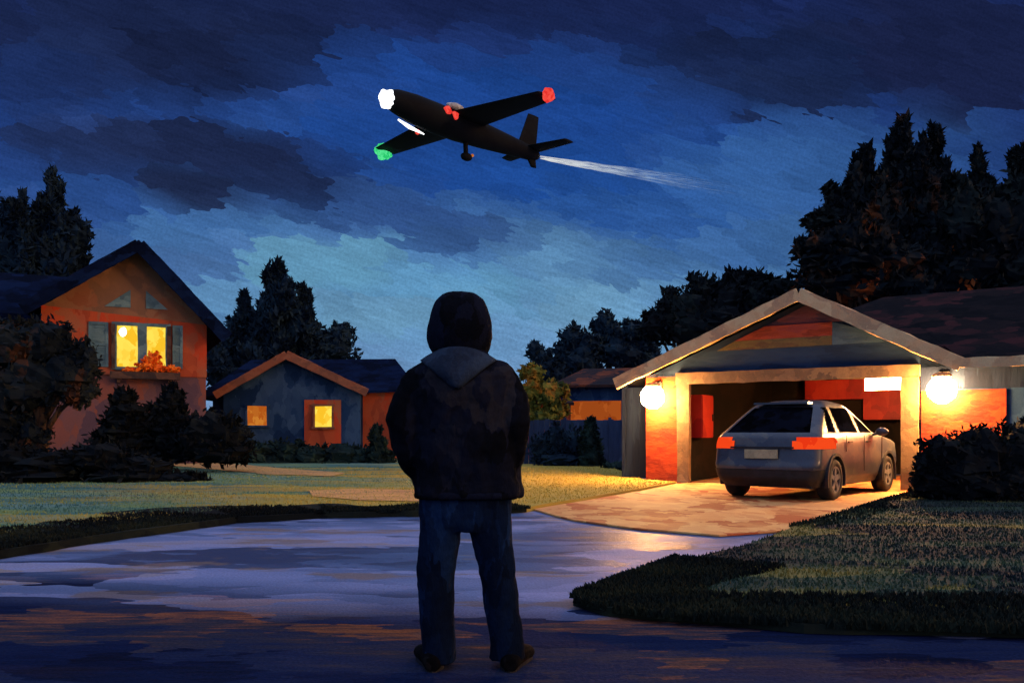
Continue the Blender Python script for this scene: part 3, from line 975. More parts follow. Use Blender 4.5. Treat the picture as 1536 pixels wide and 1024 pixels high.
shutter(1.30, 1.86)
shutter(3.74, 4.05)
fb = MB().box(1.9, 3.95, -0.42, -0.16, 2.78, 3.0).box(2.1, 2.2, -0.3, 0.02, 2.66, 2.78).box(3.6, 3.7, -0.3, 0.02, 2.66, 2.78).build('flower_box', M['dark_wood'], lh)
leaf_build('flowers', [(2.95, -0.28, 3.2, 0.3, 0.16, 0.17), (3.3, -0.28, 3.14, 0.36, 0.16, 0.14), (3.15, -0.28, 3.42, 0.22, 0.12, 0.24), (3.72, -0.28, 3.12, 0.2, 0.14, 0.1), (2.5, -0.28, 3.06, 0.22, 0.12, 0.06)], M['flower'], fb, 900, 0.10, 1.4, 0.75)

# ---- small blue house
RZ_S = math.radians(6)
sh = thing('house', 'small blue gabled house with two lit windows behind the hedge', 'house', (-11.5, 33.0, 0), RZ_S)
MB().box(0.1, 5.75, 0, 6.5, 0, 2.5).prism([(0.65, 0), (5.7, 0), (5.7, 2.74), (3.0, 3.98), (0.65, 2.6)], -0.7, -0.002).build('wall', M['slate_siding'], sh)
MB().box(5.75, 7.6, -0.02, 6.4, 0, 2.72).build('side_wall', M['terracotta'], sh)
r = MB()
r.slab([(-0.4, -0.3, 2.45), (7.9, -0.3, 2.78), (6.9, 3.2, 4.22), (0.9, 3.2, 4.12)], 0.10)
r.slab([(0.9, 3.2, 4.12), (6.9, 3.2, 4.22), (7.9, 6.8, 2.7), (-0.4, 6.8, 2.45)], 0.10)
r.slab([(-0.45, 6.8, 2.44), (-0.45, -0.3, 2.44), (0.9, 3.2, 4.12), (0.9, 3.21, 4.12)], 0.08)
r.slab([(0.45, -1.05, 2.52), (3.0, -1.05, 4.05), (3.0, 3.0, 4.05), (0.45, 3.0, 2.52)], 0.09)
r.slab([(3.0, -1.05, 4.05), (5.95, -1.05, 2.66), (5.95, 3.0, 2.66), (3.0, 3.0, 4.05)], 0.09)
r.build('roof', M['navy_roof'], sh)
b = MB()
b.beam((0.42, -1.09, 2.46), (3.02, -1.09, 3.98), 0.07, 0.28, jit=0.016)
b.beam((3.0, -1.092, 3.98), (5.98, -1.092, 2.58), 0.07, 0.30, jit=0.016)
b.build('fascia', M['trim_rust'], sh)
window(sh, 'window', 1.5, 2.28, 1.32, 2.12, -0.7, M['g_orange'], M['slate_siding'], 0.07, d=0.1)
sr = MB().box(3.62, 4.98, -0.75, -0.7, 0.3, 2.32).build('window_glow_panel', M['terracotta'], sh)  # window's orange glow on the wall, put in as a coloured panel
window(sh, 'window', 3.98, 4.68, 1.26, 2.12, -0.75, M['g_yellow'], M['trim_rust'], 0.08, d=0.1)

# ---- far house beyond the fence
RZ_F = math.radians(-14)
fh = thing('house', 'distant low rust-roofed house with amber windows behind the fence', 'house', (1.85, 34.5, 0), RZ_F)
MB().box(0, 5.2, 0, 5, 0, 3.0).build('wall', M['slate_siding'], fh)
r = MB()
r.slab([(-0.3, -0.4, 2.95), (5.6, -0.4, 2.95), (5.0, 2.6, 3.8), (0.6, 2.6, 3.8)], 0.1)
r.slab([(0.6, 2.6, 3.8), (5.0, 2.6, 3.8), (5.6, 5.4, 2.95), (-0.3, 5.4, 2.95)], 0.1)
r.build('roof', M['rust_roof'], fh)
window(fh, 'window', 0.45, 2.55, 1.52, 2.38, 0.0, M['g_amber'], M['slate_siding'], 0.09, d=0.1)
window(fh, 'window', 2.75, 3.15, 1.52, 2.38, 0.0, M['g_amber'], M['slate_siding'], 0.09, d=0.1)
eh = thing('shed', 'small terracotta outbuilding showing above the fence beside the yellow-green tree', 'shed', (0.45, 33.0, 0), 0)
MB().box(0, 1.75, 0, 2, 0, 2.15).build('wall', M['terracotta'], eh)
MB().slab([(-0.15, -0.2, 2.22), (1.9, -0.2, 2.22), (1.9, 2.2, 2.5), (-0.15, 2.2, 2.5)], 0.1).build('roof', M['rust_roof'], eh)

# ---- fence and side gate
fn = thing('fence', 'navy board fence between the lit lawn and the distant house', 'fence', (0.2, 28.2, 0), math.radians(-4))
f_ = MB()
x = 0.0
while x < 4.4:
    h = 1.5 + 0.05 * noise.noise(Vector((x * 4, 0, 0)))
    f_.box(x, x + 0.165, 0, 0.025, 0.05, h)
    x += 0.172
f_.box(0, 4.4, 0.026, 0.07, 0.35, 0.44).box(0, 4.4, 0.026, 0.07, 1.2, 1.29)
f_.build('panel', M['fence'], fn)
for i in range(4):
    MB().box(0.02 + i * 1.45, 0.12 + i * 1.45, 0.072, 0.16, 0, 1.58).build('post', M['fence'], fn)
sg = thing('side_gate', 'tall dark navy side gate closing the gap left of the orange brick pier', 'gate', gloc(-1.66, 0.5, 0), RZ_G)
g_ = MB()
for i in range(4):
    g_.box(i * 0.17, i * 0.17 + 0.165, 0, 0.03, 0.06, 2.12)
g_.build('panel', M['gate'], sg)
for zz in (0.3, 1.8):
    MB().box(0, 0.69, 0.032, 0.07, zz, zz + 0.1).build('rail', M['gate'], sg)
MB().box(-0.1, -0.005, -0.02, 0.09, 0, 2.2).build('post', M['gate'], sg)
MB().box(0.56, 0.6, -0.04, 0.0, 1.0, 1.14).build('handle', M['metal'], sg)

# ------------------------------------------------------------------ trees and shrubs
def lob(base, px, py, rx, ry, depth=None):
    """crown lump seen round (px, py) in the photo, rx by ry pixels, on a plant standing at base"""
    y = base[1] if depth is None else depth
    s = F / y
    p = at(px, py, y)
    rr = rx / s
    return (p.x - base[0], p.y - base[1], p.z, rr, rr * 0.9, ry / s)


def conifer(label, px, top, bottom, half, depth, m='fol_dark', group='dark trees beyond the roofs', lean=0, seed=0, dens=1.0, tiers=9, trunk_from=0.0):
    """spire with tiers of upswept, uneven branches"""
    random.seed(seed + int(px))
    y = depth
    s = F / y
    bx = (px - 768) / s
    H = CH + (HZ - top) / s
    zb = CH + (HZ - bottom) / s
    R = half / s
    t = thing('tree', label, 'tree', (bx, y, 0), 0, group)
    lx = lean / s
    MB().tube([(0, 0, -0.1), (lx * .3, 0.02, H * 0.35), (lx * .65, 0, H * 0.6), (lx * .8, 0, H * 0.85)], [R * .16 + .06, R * .12 + .04, R * .07 + .02, 0.015], 9).build('trunk', M['bark'], t, True)
    lob_ = []
    for i in range(tiers):
        f = (i + 0.5) / tiers
        z = zb + (H - zb) * f
        rr = R * (1 - f) ** 0.62 * random.uniform(0.7, 1.25) + 0.06
        th = (H - zb) / tiers
        lob_.append((lx * z / H, 0, z, rr * 0.66, rr * 0.66, th * 0.8))
        nb = 5 if f < 0.75 else 2
        for k in range(nb):
            a = 2 * math.pi * (k + random.random() * 0.8) / nb
            if abs(math.sin(a)) > 0.85:
                a += 0.6
            q = rr * random.uniform(0.5, 1.2)
            lob_.append((lx * z / H + math.cos(a) * q, math.sin(a) * q, z + th * random.uniform(-.1, .7), rr * random.uniform(0.24, 0.5), rr * 0.36, th * random.uniform(0.5, 1.15)))
    zm = max(c + f * 1.1 for (a, b, c, d, e, f) in lob_)
    kz = (H - zb) / (zm - zb)
    lob_ = [(a, b, zb + (c - zb) * kz, d, e, f * kz) for (a, b, c, d, e, f) in lob_]
    lob_.append((lx, 0, zb + (H - zb) * 0.9, R * 0.11, R * 0.11, (H - zb) * 0.1))
    leaf_build('crown', lob_, M[m], t, 240 * dens, 0.34 * depth / 30, 2.6, 0.8, up=0.9, jit=0.8)
    return t


def broad(label, base_px, depth, lobes, m='fol_dark', name='tree', cat='tree', group=None, size=0.3, per=380, trunk=True, core=0.8, up=0.2):
    random.seed(int(base_px))
    bx = (base_px - 768) / F * depth
    base = (bx, depth)
    t = thing(name, label, cat, (bx, depth, 0), 0, group)
    L = [lob(base, *q) for q in lobes]
    if trunk:
        zt = max(l[2] for l in L)
        tb = MB()
        tb.tube([(0, 0, -0.1), (0.05, 0, zt * .4), (0.0, 0.05, zt * .75)], [0.2, 0.15, 0.07], 9)
        for l in L:
            z0 = min(zt * 0.4, max(0.15, l[2] * 0.5))
            tb.tube([(0.03, 0, z0), (l[0] * .5, l[1] * .5, (z0 + l[2]) / 2 + 0.1), (l[0], l[1], l[2])], [0.09, 0.06, 0.025], 7)
        tb.build('trunk', M['bark'], t, True)
    leaf_build('crown' if name == 'tree' else 'foliage', L, M[m], t, per, size, 2.2, core, up=up)
    return t


# left conifers behind the tall house
conifer('tall dark conifer with a pointed top rising behind the terracotta house', 78, 254, 520, 66, 37, 'fol_far', seed=1, tiers=8)
conifer('narrow dark conifer at the left border beside the tallest left conifer', 32, 288, 520, 30, 36, 'fol_far', seed=2, tiers=7)
broad('broad dark tree mass at the left border behind the side wing roof', 20, 37, [(0, 390, 60, 60), (50, 400, 46, 44), (92, 392, 30, 30), (20, 450, 60, 50), (-30, 340, 44, 60), (60, 445, 40, 34), (110, 350, 26, 34), (30, 340, 30, 34)], 'fol_far', group='dark trees beyond the roofs')
# cluster behind the small house
conifer('tallest spire of the conifers behind the small blue house', 416, 392, 560, 46, 43, 'fol_far', seed=3, tiers=7)
conifer('left spire of the conifers behind the small blue house', 366, 440, 570, 24, 44, 'fol_far', seed=4, tiers=6)
conifer('right spire of the conifers behind the small blue house', 456, 428, 560, 28, 44, 'fol_far', seed=5, tiers=6)
broad('low dark tree behind the small blue house right of its conifers', 500, 45, [(480, 510, 26, 20), (512, 505, 18, 22), (495, 525, 40, 20), (455, 500, 20, 30), (420, 500, 40, 40), (375, 500, 34, 40), (350, 520, 20, 26)], 'fol_far', group='dark trees beyond the roofs', per=300)
broad('small dark tree in the gap between the terracotta house and the blue house', 322, 40, [(322, 540, 16, 26), (330, 560, 24, 24)], 'fol_far', group='dark trees beyond the roofs', per=300)
# middle right
broad('leaning dark tree with a flat top right of the standing person', 825, 40, [(802, 527, 12, 13), (812, 535, 14, 14), (818, 552, 18, 16), (830, 565, 22, 20), (806, 560, 14, 14)], 'fol_far', group='dark trees beyond the roofs', per=420, size=0.28)
broad('bushy dark tree between the leaning tree and the garage gable', 866, 41, [(858, 512, 18, 26), (845, 530, 16, 22), (868, 545, 34, 30), (880, 520, 20, 24), (852, 568, 24, 18)], 'fol_far', group='dark trees beyond the roofs')
broad('dark round-topped tree with several humps just left of the garage roof edge', 915, 42, [(905, 490, 16, 24), (918, 505, 26, 22), (948, 500, 24, 18), (965, 510, 26, 24), (930, 530, 46, 26), (960, 540, 30, 26)], 'fol_far', group='dark trees beyond the roofs')
broad('dark leafy tree rising over the left slope of the garage roof', 1030, 31, [(1005, 456, 16, 24), (1000, 478, 24, 26), (1052, 436, 20, 24), (1040, 468, 44, 36), (1088, 452, 28, 36), (1060, 490, 70, 40), (985, 492, 30, 24)], 'fol_dark', group='dark trees beyond the roofs')
broad('dark leafy tree directly behind the garage gable peak', 1125, 32, [(1108, 426, 24, 20), (1138, 418, 15, 14), (1120, 452, 46, 36), (1170, 438, 34, 24), (1150, 465, 56, 36)], 'fol_dark', group='dark trees beyond the roofs')
broad('yellow-green tree with warm light painted into its leaves beside the person and above the fence', 805, 31.5, [(800, 585, 22, 20), (825, 592, 26, 22), (790, 605, 16, 20), (838, 616, 14, 12), (812, 625, 28, 14), (800, 560, 18, 14)], 'fol_warm_lit', per=520, size=0.22)
# big right group
broad('dark ragged tree with an open crown over the ridge of the garage gable', 1262, 30.8, [(1224, 336, 18, 14), (1250, 298, 16, 22), (1264, 330, 34, 30), (1300, 300, 30, 46), (1215, 372, 22, 16), (1336, 320, 30, 60), (1240, 320, 20, 12)], 'fol_dark', group='dark trees beyond the roofs', per=330)
conifer('tallest of the big conifers behind the garage house, its tip highest in the sky', 1352, 172, 460, 66, 31, 'fol_brown', seed=8, tiers=10, dens=1.1)
conifer('big conifer with a narrow tip just left of the tallest one over the garage', 1298, 222, 460, 74, 30.5, 'fol_brown', seed=9, tiers=9, dens=1.1)
conifer('big dark conifer just right of the tallest one over the garage', 1398, 192, 470, 46, 32, 'fol_dark', seed=10, tiers=9)
conifer('big dark conifer near the right border behind the house roof', 1470, 222, 470, 48, 30, 'fol_dark', seed=11, tiers=9)
conifer('big dark conifer at the very right border', 1526, 222, 470, 42, 29, 'fol_dark', seed=12, tiers=9)
broad('broad low-branched tree with orange light painted into its sprays close over the right roof', 1290, 29.5, [(1232, 372, 34, 24), (1275, 358, 40, 30), (1240, 392, 50, 22), (1316, 372, 40, 40), (1330, 396, 60, 34), (1385, 392, 40, 44), (1270, 404, 70, 28), (1270, 430, 70, 26), (1350, 430, 60, 26), (1420, 425, 50, 26)], 'fol_underlit', group='dark trees beyond the roofs', per=330)
broad('dark dense tree filling the right border above the roof', 1490, 29, [(1450, 330, 34, 60), (1490, 350, 44, 60), (1530, 330, 40, 80), (1460, 400, 50, 30), (1520, 400, 50, 34)], 'fol_dark', group='dark trees beyond the roofs', per=330)

# left garden
broad('large dark rounded shrub tree at the left border before the side wing', 60, 20.0, [(20, 522, 46, 44), (70, 512, 44, 36), (105, 560, 40, 44), (50, 575, 60, 44), (15, 590, 40, 50), (128, 545, 22, 34), (118, 590, 26, 20), (10, 640, 40, 40), (50, 655, 26, 34)], 'fol_brown', name='shrub', cat='shrub', per=620, size=0.16)


def cone_shrub(label, px, top, bottom, half, depth, m='fol_hedge', group=None):
    L = []
    for i in range(6):
        f = i / 5
        L.append((px + random.uniform(-.12, .12) * half, bottom + (top - bottom) * (0.12 + 0.76 * f), half * (1 - 0.66 * f ** 1.5), (bottom - top) * 0.18))
    return broad(label, px, depth, L, m, 'shrub', 'shrub', group, 0.2, 480, False, 0.82, 0.5)


cone_shrub('cone-shaped dark shrub under the flower box of the terracotta house', 190, 588, 692, 54, 23, 'fol_low', 'cone shrubs before the terracotta house')
cone_shrub('cone-shaped dark shrub below the right corner of the terracotta house', 256, 584, 690, 48, 23.5, 'fol_low', 'cone shrubs before the terracotta house')
broad('round dark bush between the terracotta house and the small blue house', 326, 22.5, [(322, 650, 44, 34), (345, 660, 34, 30), (295, 665, 32, 26), (330, 676, 52, 22)], 'fol_low', 'shrub', 'shrub', None, 0.17, 620, False, 0.85)
broad('wide low dark shrub bed at the left edge of the lawn', 90, 18.4, [(20, 690, 60, 24), (90, 694, 60, 22), (150, 688, 50, 26), (210, 700, 50, 18), (60, 712, 90, 16), (190, 714, 70, 13), (270, 718, 40, 10), (-40, 690, 60, 30)], 'fol_low', 'shrub', 'shrub', None, 0.17, 620, False, 0.85)
hd = thing('hedge', 'low dark green hedge along the front of the small blue house', 'hedge', (-7.2, 29.5, 0), 0)
HB = (-7.2, 29.5)
leaf_build('foliage', [lob(HB, px, py, rx, ry) for (px, py, rx, ry) in ((395, 684, 34, 22), (430, 680, 32, 22), (470, 686, 34, 20), (510, 684, 34, 20), (545, 690, 30, 20), (575, 692, 22, 16), (415, 694, 40, 14), (500, 698, 50, 12), (560, 702, 34, 10))], M['fol_hedge'], hd, 560, 0.18, 2.2, 0.85)
cone_shrub('small upright shrub against the terracotta wall of the small blue house', 566, 640, 700, 16, 29, 'fol_hedge')
cone_shrub('narrow cypress shrub in front of the navy fence', 886, 632, 712, 21, 26.5, 'fol_hedge')
broad('ragged low shrubs against the navy fence left of the cypress', 830, 27, [(810, 670, 18, 20), (835, 660, 16, 26), (860, 668, 16, 30), (845, 690, 40, 14)], 'fol_far', 'shrub', 'shrub', None, 0.18, 420, False, 0.8)
broad('low shrubs at the fence foot by the side gate', 925, 25, [(925, 700, 24, 10), (950, 703, 20, 9)], 'fol_hedge', 'shrub', 'shrub', None, 0.16, 420, False, 0.8)
# right bush by the garage
broad('big dark bush hiding the wall right of the garage opening', 1455, 13.6, [(1422, 692, 42, 40), (1402, 726, 34, 26), (1462, 690, 52, 46), (1515, 692, 48, 52), (1450, 722, 60, 36), (1500, 730, 60, 32), (1545, 704, 50, 46), (1388, 704, 16, 22), (1560, 656, 40, 36)], 'fol_low', 'shrub', 'shrub', None, 0.10, 2000, False, 0.9)

# ------------------------------------------------------------------ car
ALPHA = math.radians(40)
car = thing('car', 'grey hatchback with red tail lights lit, parked half inside the garage', 'car', (0, 0, 0), -ALPHA)
# local frame: +y forward, x right; origin under the middle of the rear axle
CL_R, CL_F, WB = -0.86, 3.55, 2.66


def prof(z):
    zr = [0.22, 0.34, 0.55, 0.62, 0.90, 1.00, 1.06, 1.30, 1.50, 1.57, 1.605]
    xr = [-0.66, -0.80, -0.84, -0.80, -0.76, -0.73, -0.66, -0.30, 0.03, 0.2, 0.55]
    xf = [3.40, 3.50, 3.52, 3.50, 3.38, 2.72, 2.30, 1.90, 1.52, 1.30, 0.95]
    hw = [0.76, 0.83, 0.875, 0.88, 0.875, 0.855, 0.82, 0.71, 0.61, 0.54, 0.36]
    return np.interp(z, zr, xr), np.interp(z, zr, xf), np.interp(z, zr, hw)


def car_shell():
    zs = np.concatenate([np.linspace(0.22, 0.9, 24), np.linspace(0.92, 1.08, 12), np.linspace(1.10, 1.50, 18), np.linspace(1.515, 1.605, 7)])
    P = []
    # smooth the profile a little
    NZ = len(zs)
    pr = np.array([[np.mean([prof(z + d)[k] for d in (-.03, -.015, 0, .015, .03)]) for k in range(3)] for z in zs])
    ns = 14
    for i, z in enumerate(zs):
        yr, yf, w = pr[i]
        rc, rf = 0.20, min(0.45, (yf - yr) * 0.3)
        ring = []
        # start middle rear, go right (+x) round to the front and back on the left
        half = []
        for k in range(10):
            half.append((w - rc) * k / 10 + 0j + 0)
        pts = [(x.real, yr) for x in half]
        bow = 0.05
        pts = [(x, y + bow * (x / w) ** 2) for x, y in pts]
        yb = yr + bow
        for k in range(8):
            a = math.pi / 2 * k / 8
            pts.append((w - rc + rc * math.sin(a), yb + rc - rc * math.cos(a)))
        n = 46
        for k in range(n):
            pts.append((w, yb + rc + (yf - rf - yb - rc) * k / n))
        for k in range(8):
            a = math.pi / 2 * k / 8
            pts.append((w - rf * 0.5 + rf * 0.5 * math.cos(a), yf - rf + rf * math.sin(a)))
        for k in range(9):
            pts.append(((w - rf * 0.5) * (1 - k / 8), yf))
        left = [(-x, y) for x, y in pts[1:-1]][::-1]
        P.append([(x, y, z) for x, y in pts + left])
    return np.array(P)


CS = car_shell()
NZc, NRc = CS.shape[:2]
verts = CS.reshape(-1, 3)
body, rearw, sidew_a, sidew_b, frontw, tail_a, tail_b, bump = [], [], [], [], [], [], [], []
NR_R = 18
for i in range(NZc - 1):
    for k in range(NRc):
        a, b = i * NRc + k, i * NRc + (k + 1) % NRc
        q = (a, b, b + NRc, a + NRc)
        c = verts[list(q)].mean(axis=0)
        x, y, z = c
        # wheel arches
        hole = False
        if abs(x) > 0.6:
            for wy in (0.0, WB):
                if (y - wy) ** 2 + (z - 0.33) ** 2 < 0.385 ** 2:
                    hole = True
        if hole:
            continue
        yr, yf, w = prof(z)
        onside = abs(x) > w - 0.06 and yr + 0.2 < y < yf - 0.2
        front_edge = 2.32 + (1.06 - z) * 1.72
        if 1.07 < z < 1.47 and y < yr + 0.18 and abs(x) < w - 0.13:
            rearw.append(q)
        elif 1.06 < z < 1.48 and abs(x) > w - 0.06 and -0.18 + (z - 1.06) * 0.75 < y < front_edge - 0.40:
            pil = 0.42
            pil2 = 1.28
            if abs(y - pil2) < 0.05:
                body.append(q)
            elif y < pil - 0.1 + 0.2 * (z - 1.06) and y > pil - 0.22 + 0.2 * (z - 1.06):
                body.append(q)
            else:
                (sidew_a if x > 0 else sidew_b).append(q)
        elif 1.08 < z < 1.5 and y > yf - 0.14 and abs(x) < w - 0.08:
            frontw.append(q)
        elif 0.80 < z < 1.0 and y < 0.04 and abs(x) > 0.50:
            (tail_a if x > 0 else tail_b).append(q)
        elif z < 0.50 and y < -0.30:
            bump.append(q)
        else:
            body.append(q)
top = tuple(range((NZc - 1) * NRc, NZc * NRc))


def sub(name, faces, m, parent, off=0.0, smooth=True):
    used = sorted({i for q in faces for i in q})
    mp = {i: j for j, i in enumerate(used)}
    mb = MB()
    vs = []
    cen = np.array((0, 1.3, 0.9))
    for i in used:
        p = verts[i].copy()
        if off:
            d = p - cen
            d[1] *= 0.35
            p += d / np.linalg.norm(d) * off
        vs.append(tuple(p))
    mb.add(vs, [tuple(mp[i] for i in q) for q in faces])
    o = mb.build(name, m, parent, smooth)
    return o


sub('body', body + [top], M['car_paint'], car)
MB().box(-0.72, 0.72, -0.6, 3.2, 0.2, 0.24).build('underbody', M['car_black'], car)
for lst, nm in ((rearw, 'rear_window'), (sidew_a, 'side_window'), (sidew_b, 'side_window'), (frontw, 'windscreen')):
    sub(nm, lst, M['car_glass'], car, -0.006)
sub('tail_light', tail_a, M['g_tail'], car, 0.012)
sub('tail_light', tail_b, M['g_tail'], car, 0.012)
bo = sub('bumper', bump, M['car_black'], car, 0.015)
MB().box(-0.27, 0.27, -0.835, -0.80, 0.66, 0.80).build('number_plate', M['plate'], car)
MB().box(-0.52, 0.52, -0.815, -0.79, 0.815, 0.845).build('trim_strip', M['car_black'], car)
MB().beam((-0.46, 0.03, 1.545), (0.46, 0.03, 1.545), 0.2, 0.03, jit=0.0).build('roof_spoiler', M['car_paint'], car)
for yy in (0.55, 1.45):
    MB().box(0.885, 0.905, yy, yy + 0.18, 0.90, 0.925).build('door_handle', M['car_black'], car)
for yy in (0.46, 1.33, 2.28):
    MB().box(0.884, 0.893, yy, yy + 0.012, 0.42 if yy > .9 else .76, 1.02).build('door_seam', M['car_black'], car)
for sx in (1, -1):
    MB().ball((sx * 1.0, 1.92, 1.08), (0.11, 0.06, 0.075), 14, 10).tube([(sx * 0.84, 1.93, 1.03), (sx * 0.97, 1.93, 1.06)], 0.025, 8).build('mirror', M['car_paint'], car, True)


def wheel(sx, wy):
    mb = MB()
    n = 36
    rs = []
    for (r_, xx) in ((0.20, 0.66), (0.30, 0.66), (0.325, 0.69), (0.325, 0.85), (0.305, 0.885), (0.215, 0.888), (0.205, 0.85)):
        rs.append([(sx * xx, wy + r_ * math.cos(2 * math.pi * k / n), 0.325 + r_ * math.sin(2 * math.pi * k / n)) for k in range(n)])
    w = mb.rings(rs, True).build('wheel', M['tyre'], car, True)
    r_ = MB()
    r_.rings([[(sx * xx, wy + q * math.cos(2 * math.pi * k / n), 0.325 + q * math.sin(2 * math.pi * k / n)) for k in range(n)] for (q, xx) in ((0.212, 0.86), (0.205, 0.886), (0.18, 0.882), (0.178, 0.862))], False)
    for k in range(5):
        a = 2 * math.pi * k / 5 + 0.3
        p0 = Vector((sx * 0.868, wy + 0.03 * math.cos(a), 0.325 + 0.03 * math.sin(a)))
        p1 = Vector((sx * 0.872, wy + 0.19 * math.cos(a), 0.325 + 0.19 * math.sin(a)))
        r_.beam(p0, p1, 0.075, 0.02, up=(sx, 0, 0), seg=0.1, jit=0)
    r_.tube([(sx * 0.84, wy, 0.325), (sx * 0.885, wy, 0.325)], 0.055, 14)
    r_.build('rim', M['rim'], w)
    # arch lip
    A = MB()
    rr = []
    for k in range(25):
        a = math.pi * (-0.10 + 1.2 * k / 24)
        ring = []
        for (dr, xx) in ((0.0, 0.70), (0.0, 0.905), (0.045, 0.905), (0.05, 0.86)):
            ring.append((sx * xx, wy + (0.365 + dr) * math.cos(a), 0.33 + (0.365 + dr) * math.sin(a)))
        rr.append(ring)
    A.rings(rr, True).build('wheel_arch', M['car_black'], car)


for sx in (1, -1):
    for wy in (0.0, WB):
        wheel(sx, wy)
# stand it on the drive: right rear wheel at the place seen in the photo
fw = Vector((math.sin(ALPHA), math.cos(ALPHA), 0))
rt = Vector((math.cos(ALPHA), -math.sin(ALPHA), 0))
rw = Vector((gnd(1246, 752)[0], gnd(1246, 752)[1], 0.03))
car.location = rw - rt * 0.80

# ------------------------------------------------------------------ aircraft
PC = at(702, 197, 116)
HD = Vector((-18.9, -21.4, 0)).normalized()
LW = Vector((22.2, -19.6, 0)).normalized()
ang = math.atan2(HD.y, HD.x)
ac = thing('aircraft', 'black aircraft silhouette low overhead with white, red and green lights', 'aircraft', PC, ang)
# local: +x nose, +y its left wing, z up
LN = 14.5


def fus():
    st = [(14.4, 0.35, 0.55), (13.9, 1.0, 0.5), (12.6, 1.5, 0.4), (10, 1.85, 0.25), (6, 1.98, 0.1), (2, 1.95, 0.05), (-3, 1.75, 0.1), (-8, 1.4, 0.15), (-11.5, 1.15, 0.15), (-13.6, 0.95, 0.1), (-14.4, 0.6, 0.1)]
    rs = []
    for x, r_, z in st:
        rs.append([(x, r_ * math.cos(2 * math.pi * k / 24), z + r_ * 0.95 * math.sin(2 * math.pi * k / 24)) for k in range(24)])
    return MB().rings(rs, True)


def wing_mesh(root, tip, c0, c1, t0, t1):
    """root, tip: mid-chord points; chords and thicknesses"""
    rs = []
    root, tip = Vector(root), Vector(tip)
    d = (tip - root).normalized()
    upv = Vector((0, 0, 1)) if abs(d.z) < 0.8 else Vector((0, 1, 0))
    for i in range(7):
        f = i / 6
        c = root.lerp(tip, f)
        ch = c0 + (c1 - c0) * f
        th = t0 + (t1 - t0) * f
        ring = []
        for k in range(14):
            a = 2 * math.pi * k / 14
            ring.append(c + Vector((1, 0, 0)) * (ch / 2 * math.cos(a)) + upv * (th / 2 * math.sin(a)))
        rs.append(ring)
    return MB().rings(rs, True)


fus().build('fuselage', M['plane'], ac, True)
WZ = 0.9
wing_mesh((1.6, 0.6, WZ), (0.2, 13.7, WZ + 0.3), 6.8, 3.6, 0.9, 0.4).build('wing', M['plane'], ac, True)
wing_mesh((1.6, -0.6, WZ), (0.6, -16.2, WZ - 0.2), 7.4, 3.8, 0.9, 0.4).build('wing', M['plane'], ac, True)
wing_mesh((-12.0, 0, 0.5), (-13.6, 0, 5.8), 4.2, 2.4, 0.5, 0.35).build('tail_fin', M['plane'], ac, True)
wing_mesh((-12.6, 0.3, 0.6), (-14.0, 6.2, 0.9), 3.6, 2.2, 0.5, 0.3).build('tailplane', M['plane'], ac, True)
wing_mesh((-12.6, -0.3, 0.6), (-14.0, -5.6, 0.7), 3.6, 2.2, 0.5, 0.3).build('tailplane', M['plane'], ac, True)
wing_mesh((-12.9, 0, -0.2), (-13.6, 0, -1.7), 2.2, 1.2, 0.6, 0.5).build('ventral_fin', M['plane'], ac, True)
pod = MB().tube([(0.5, 0, -1.4), (0.4, 0, -3.2)], 0.32, 10).ball((0.3, 0, -3.5), (0.95, 0.6, 0.55), 14, 10).build('belly_pod', M['plane'], ac, True)
MB().ball((-0.5, 0.35, -3.2), 0.2, 10, 8).build('pod_highlight', M['g_orange'], pod, True)  # orange highlight on the pod, put in as a glowing ball
MB().ball((14.0, 0, 0.35), (1.0, 1.1, 1.05), 18, 12, 0.35, 1.6).build('nose_light', M['g_white'], ac, True)
MB().ball((0.2, 14.0, WZ + 0.3), (0.85, 0.85, 0.85), 14, 10, 0.35, 1.8).build('wing_light', M['g_red'], ac, True)
MB().ball((0.6, -16.6, WZ - 0.25), (1.3, 1.1, 1.2), 14, 10, 0.35, 1.8).build('wing_light', M['g_green'], ac, True)
MB().ball((5.6, 1.8, 0.75), (0.6, 0.4, 0.6), 12, 8, 0.3, 2).build('beacon', M['g_red'], ac, True)
MB().ball((4.3, 1.85, 0.5), (0.6, 0.4, 0.6), 12, 8, 0.3, 2).build('beacon', M['g_red'], ac, True)
MB().ball((3.6, 1.3, 1.85), (1.5, 0.6, 0.5), 14, 8, 0.2, 2).build('roof_window', M['plane_grey'], ac, True)
MB().tube([(11.2, -1.2, -1.2), (9.2, -1.45, -1.5), (6.6, -1.5, -1.75)], [0.12, 0.26, 0.08], 8).build('landing_light', M['g_white'], ac, True)
MB().ball((7.3, -1.95, -1.55), 0.32, 10, 8).build('beacon', M['g_red'], ac, True)


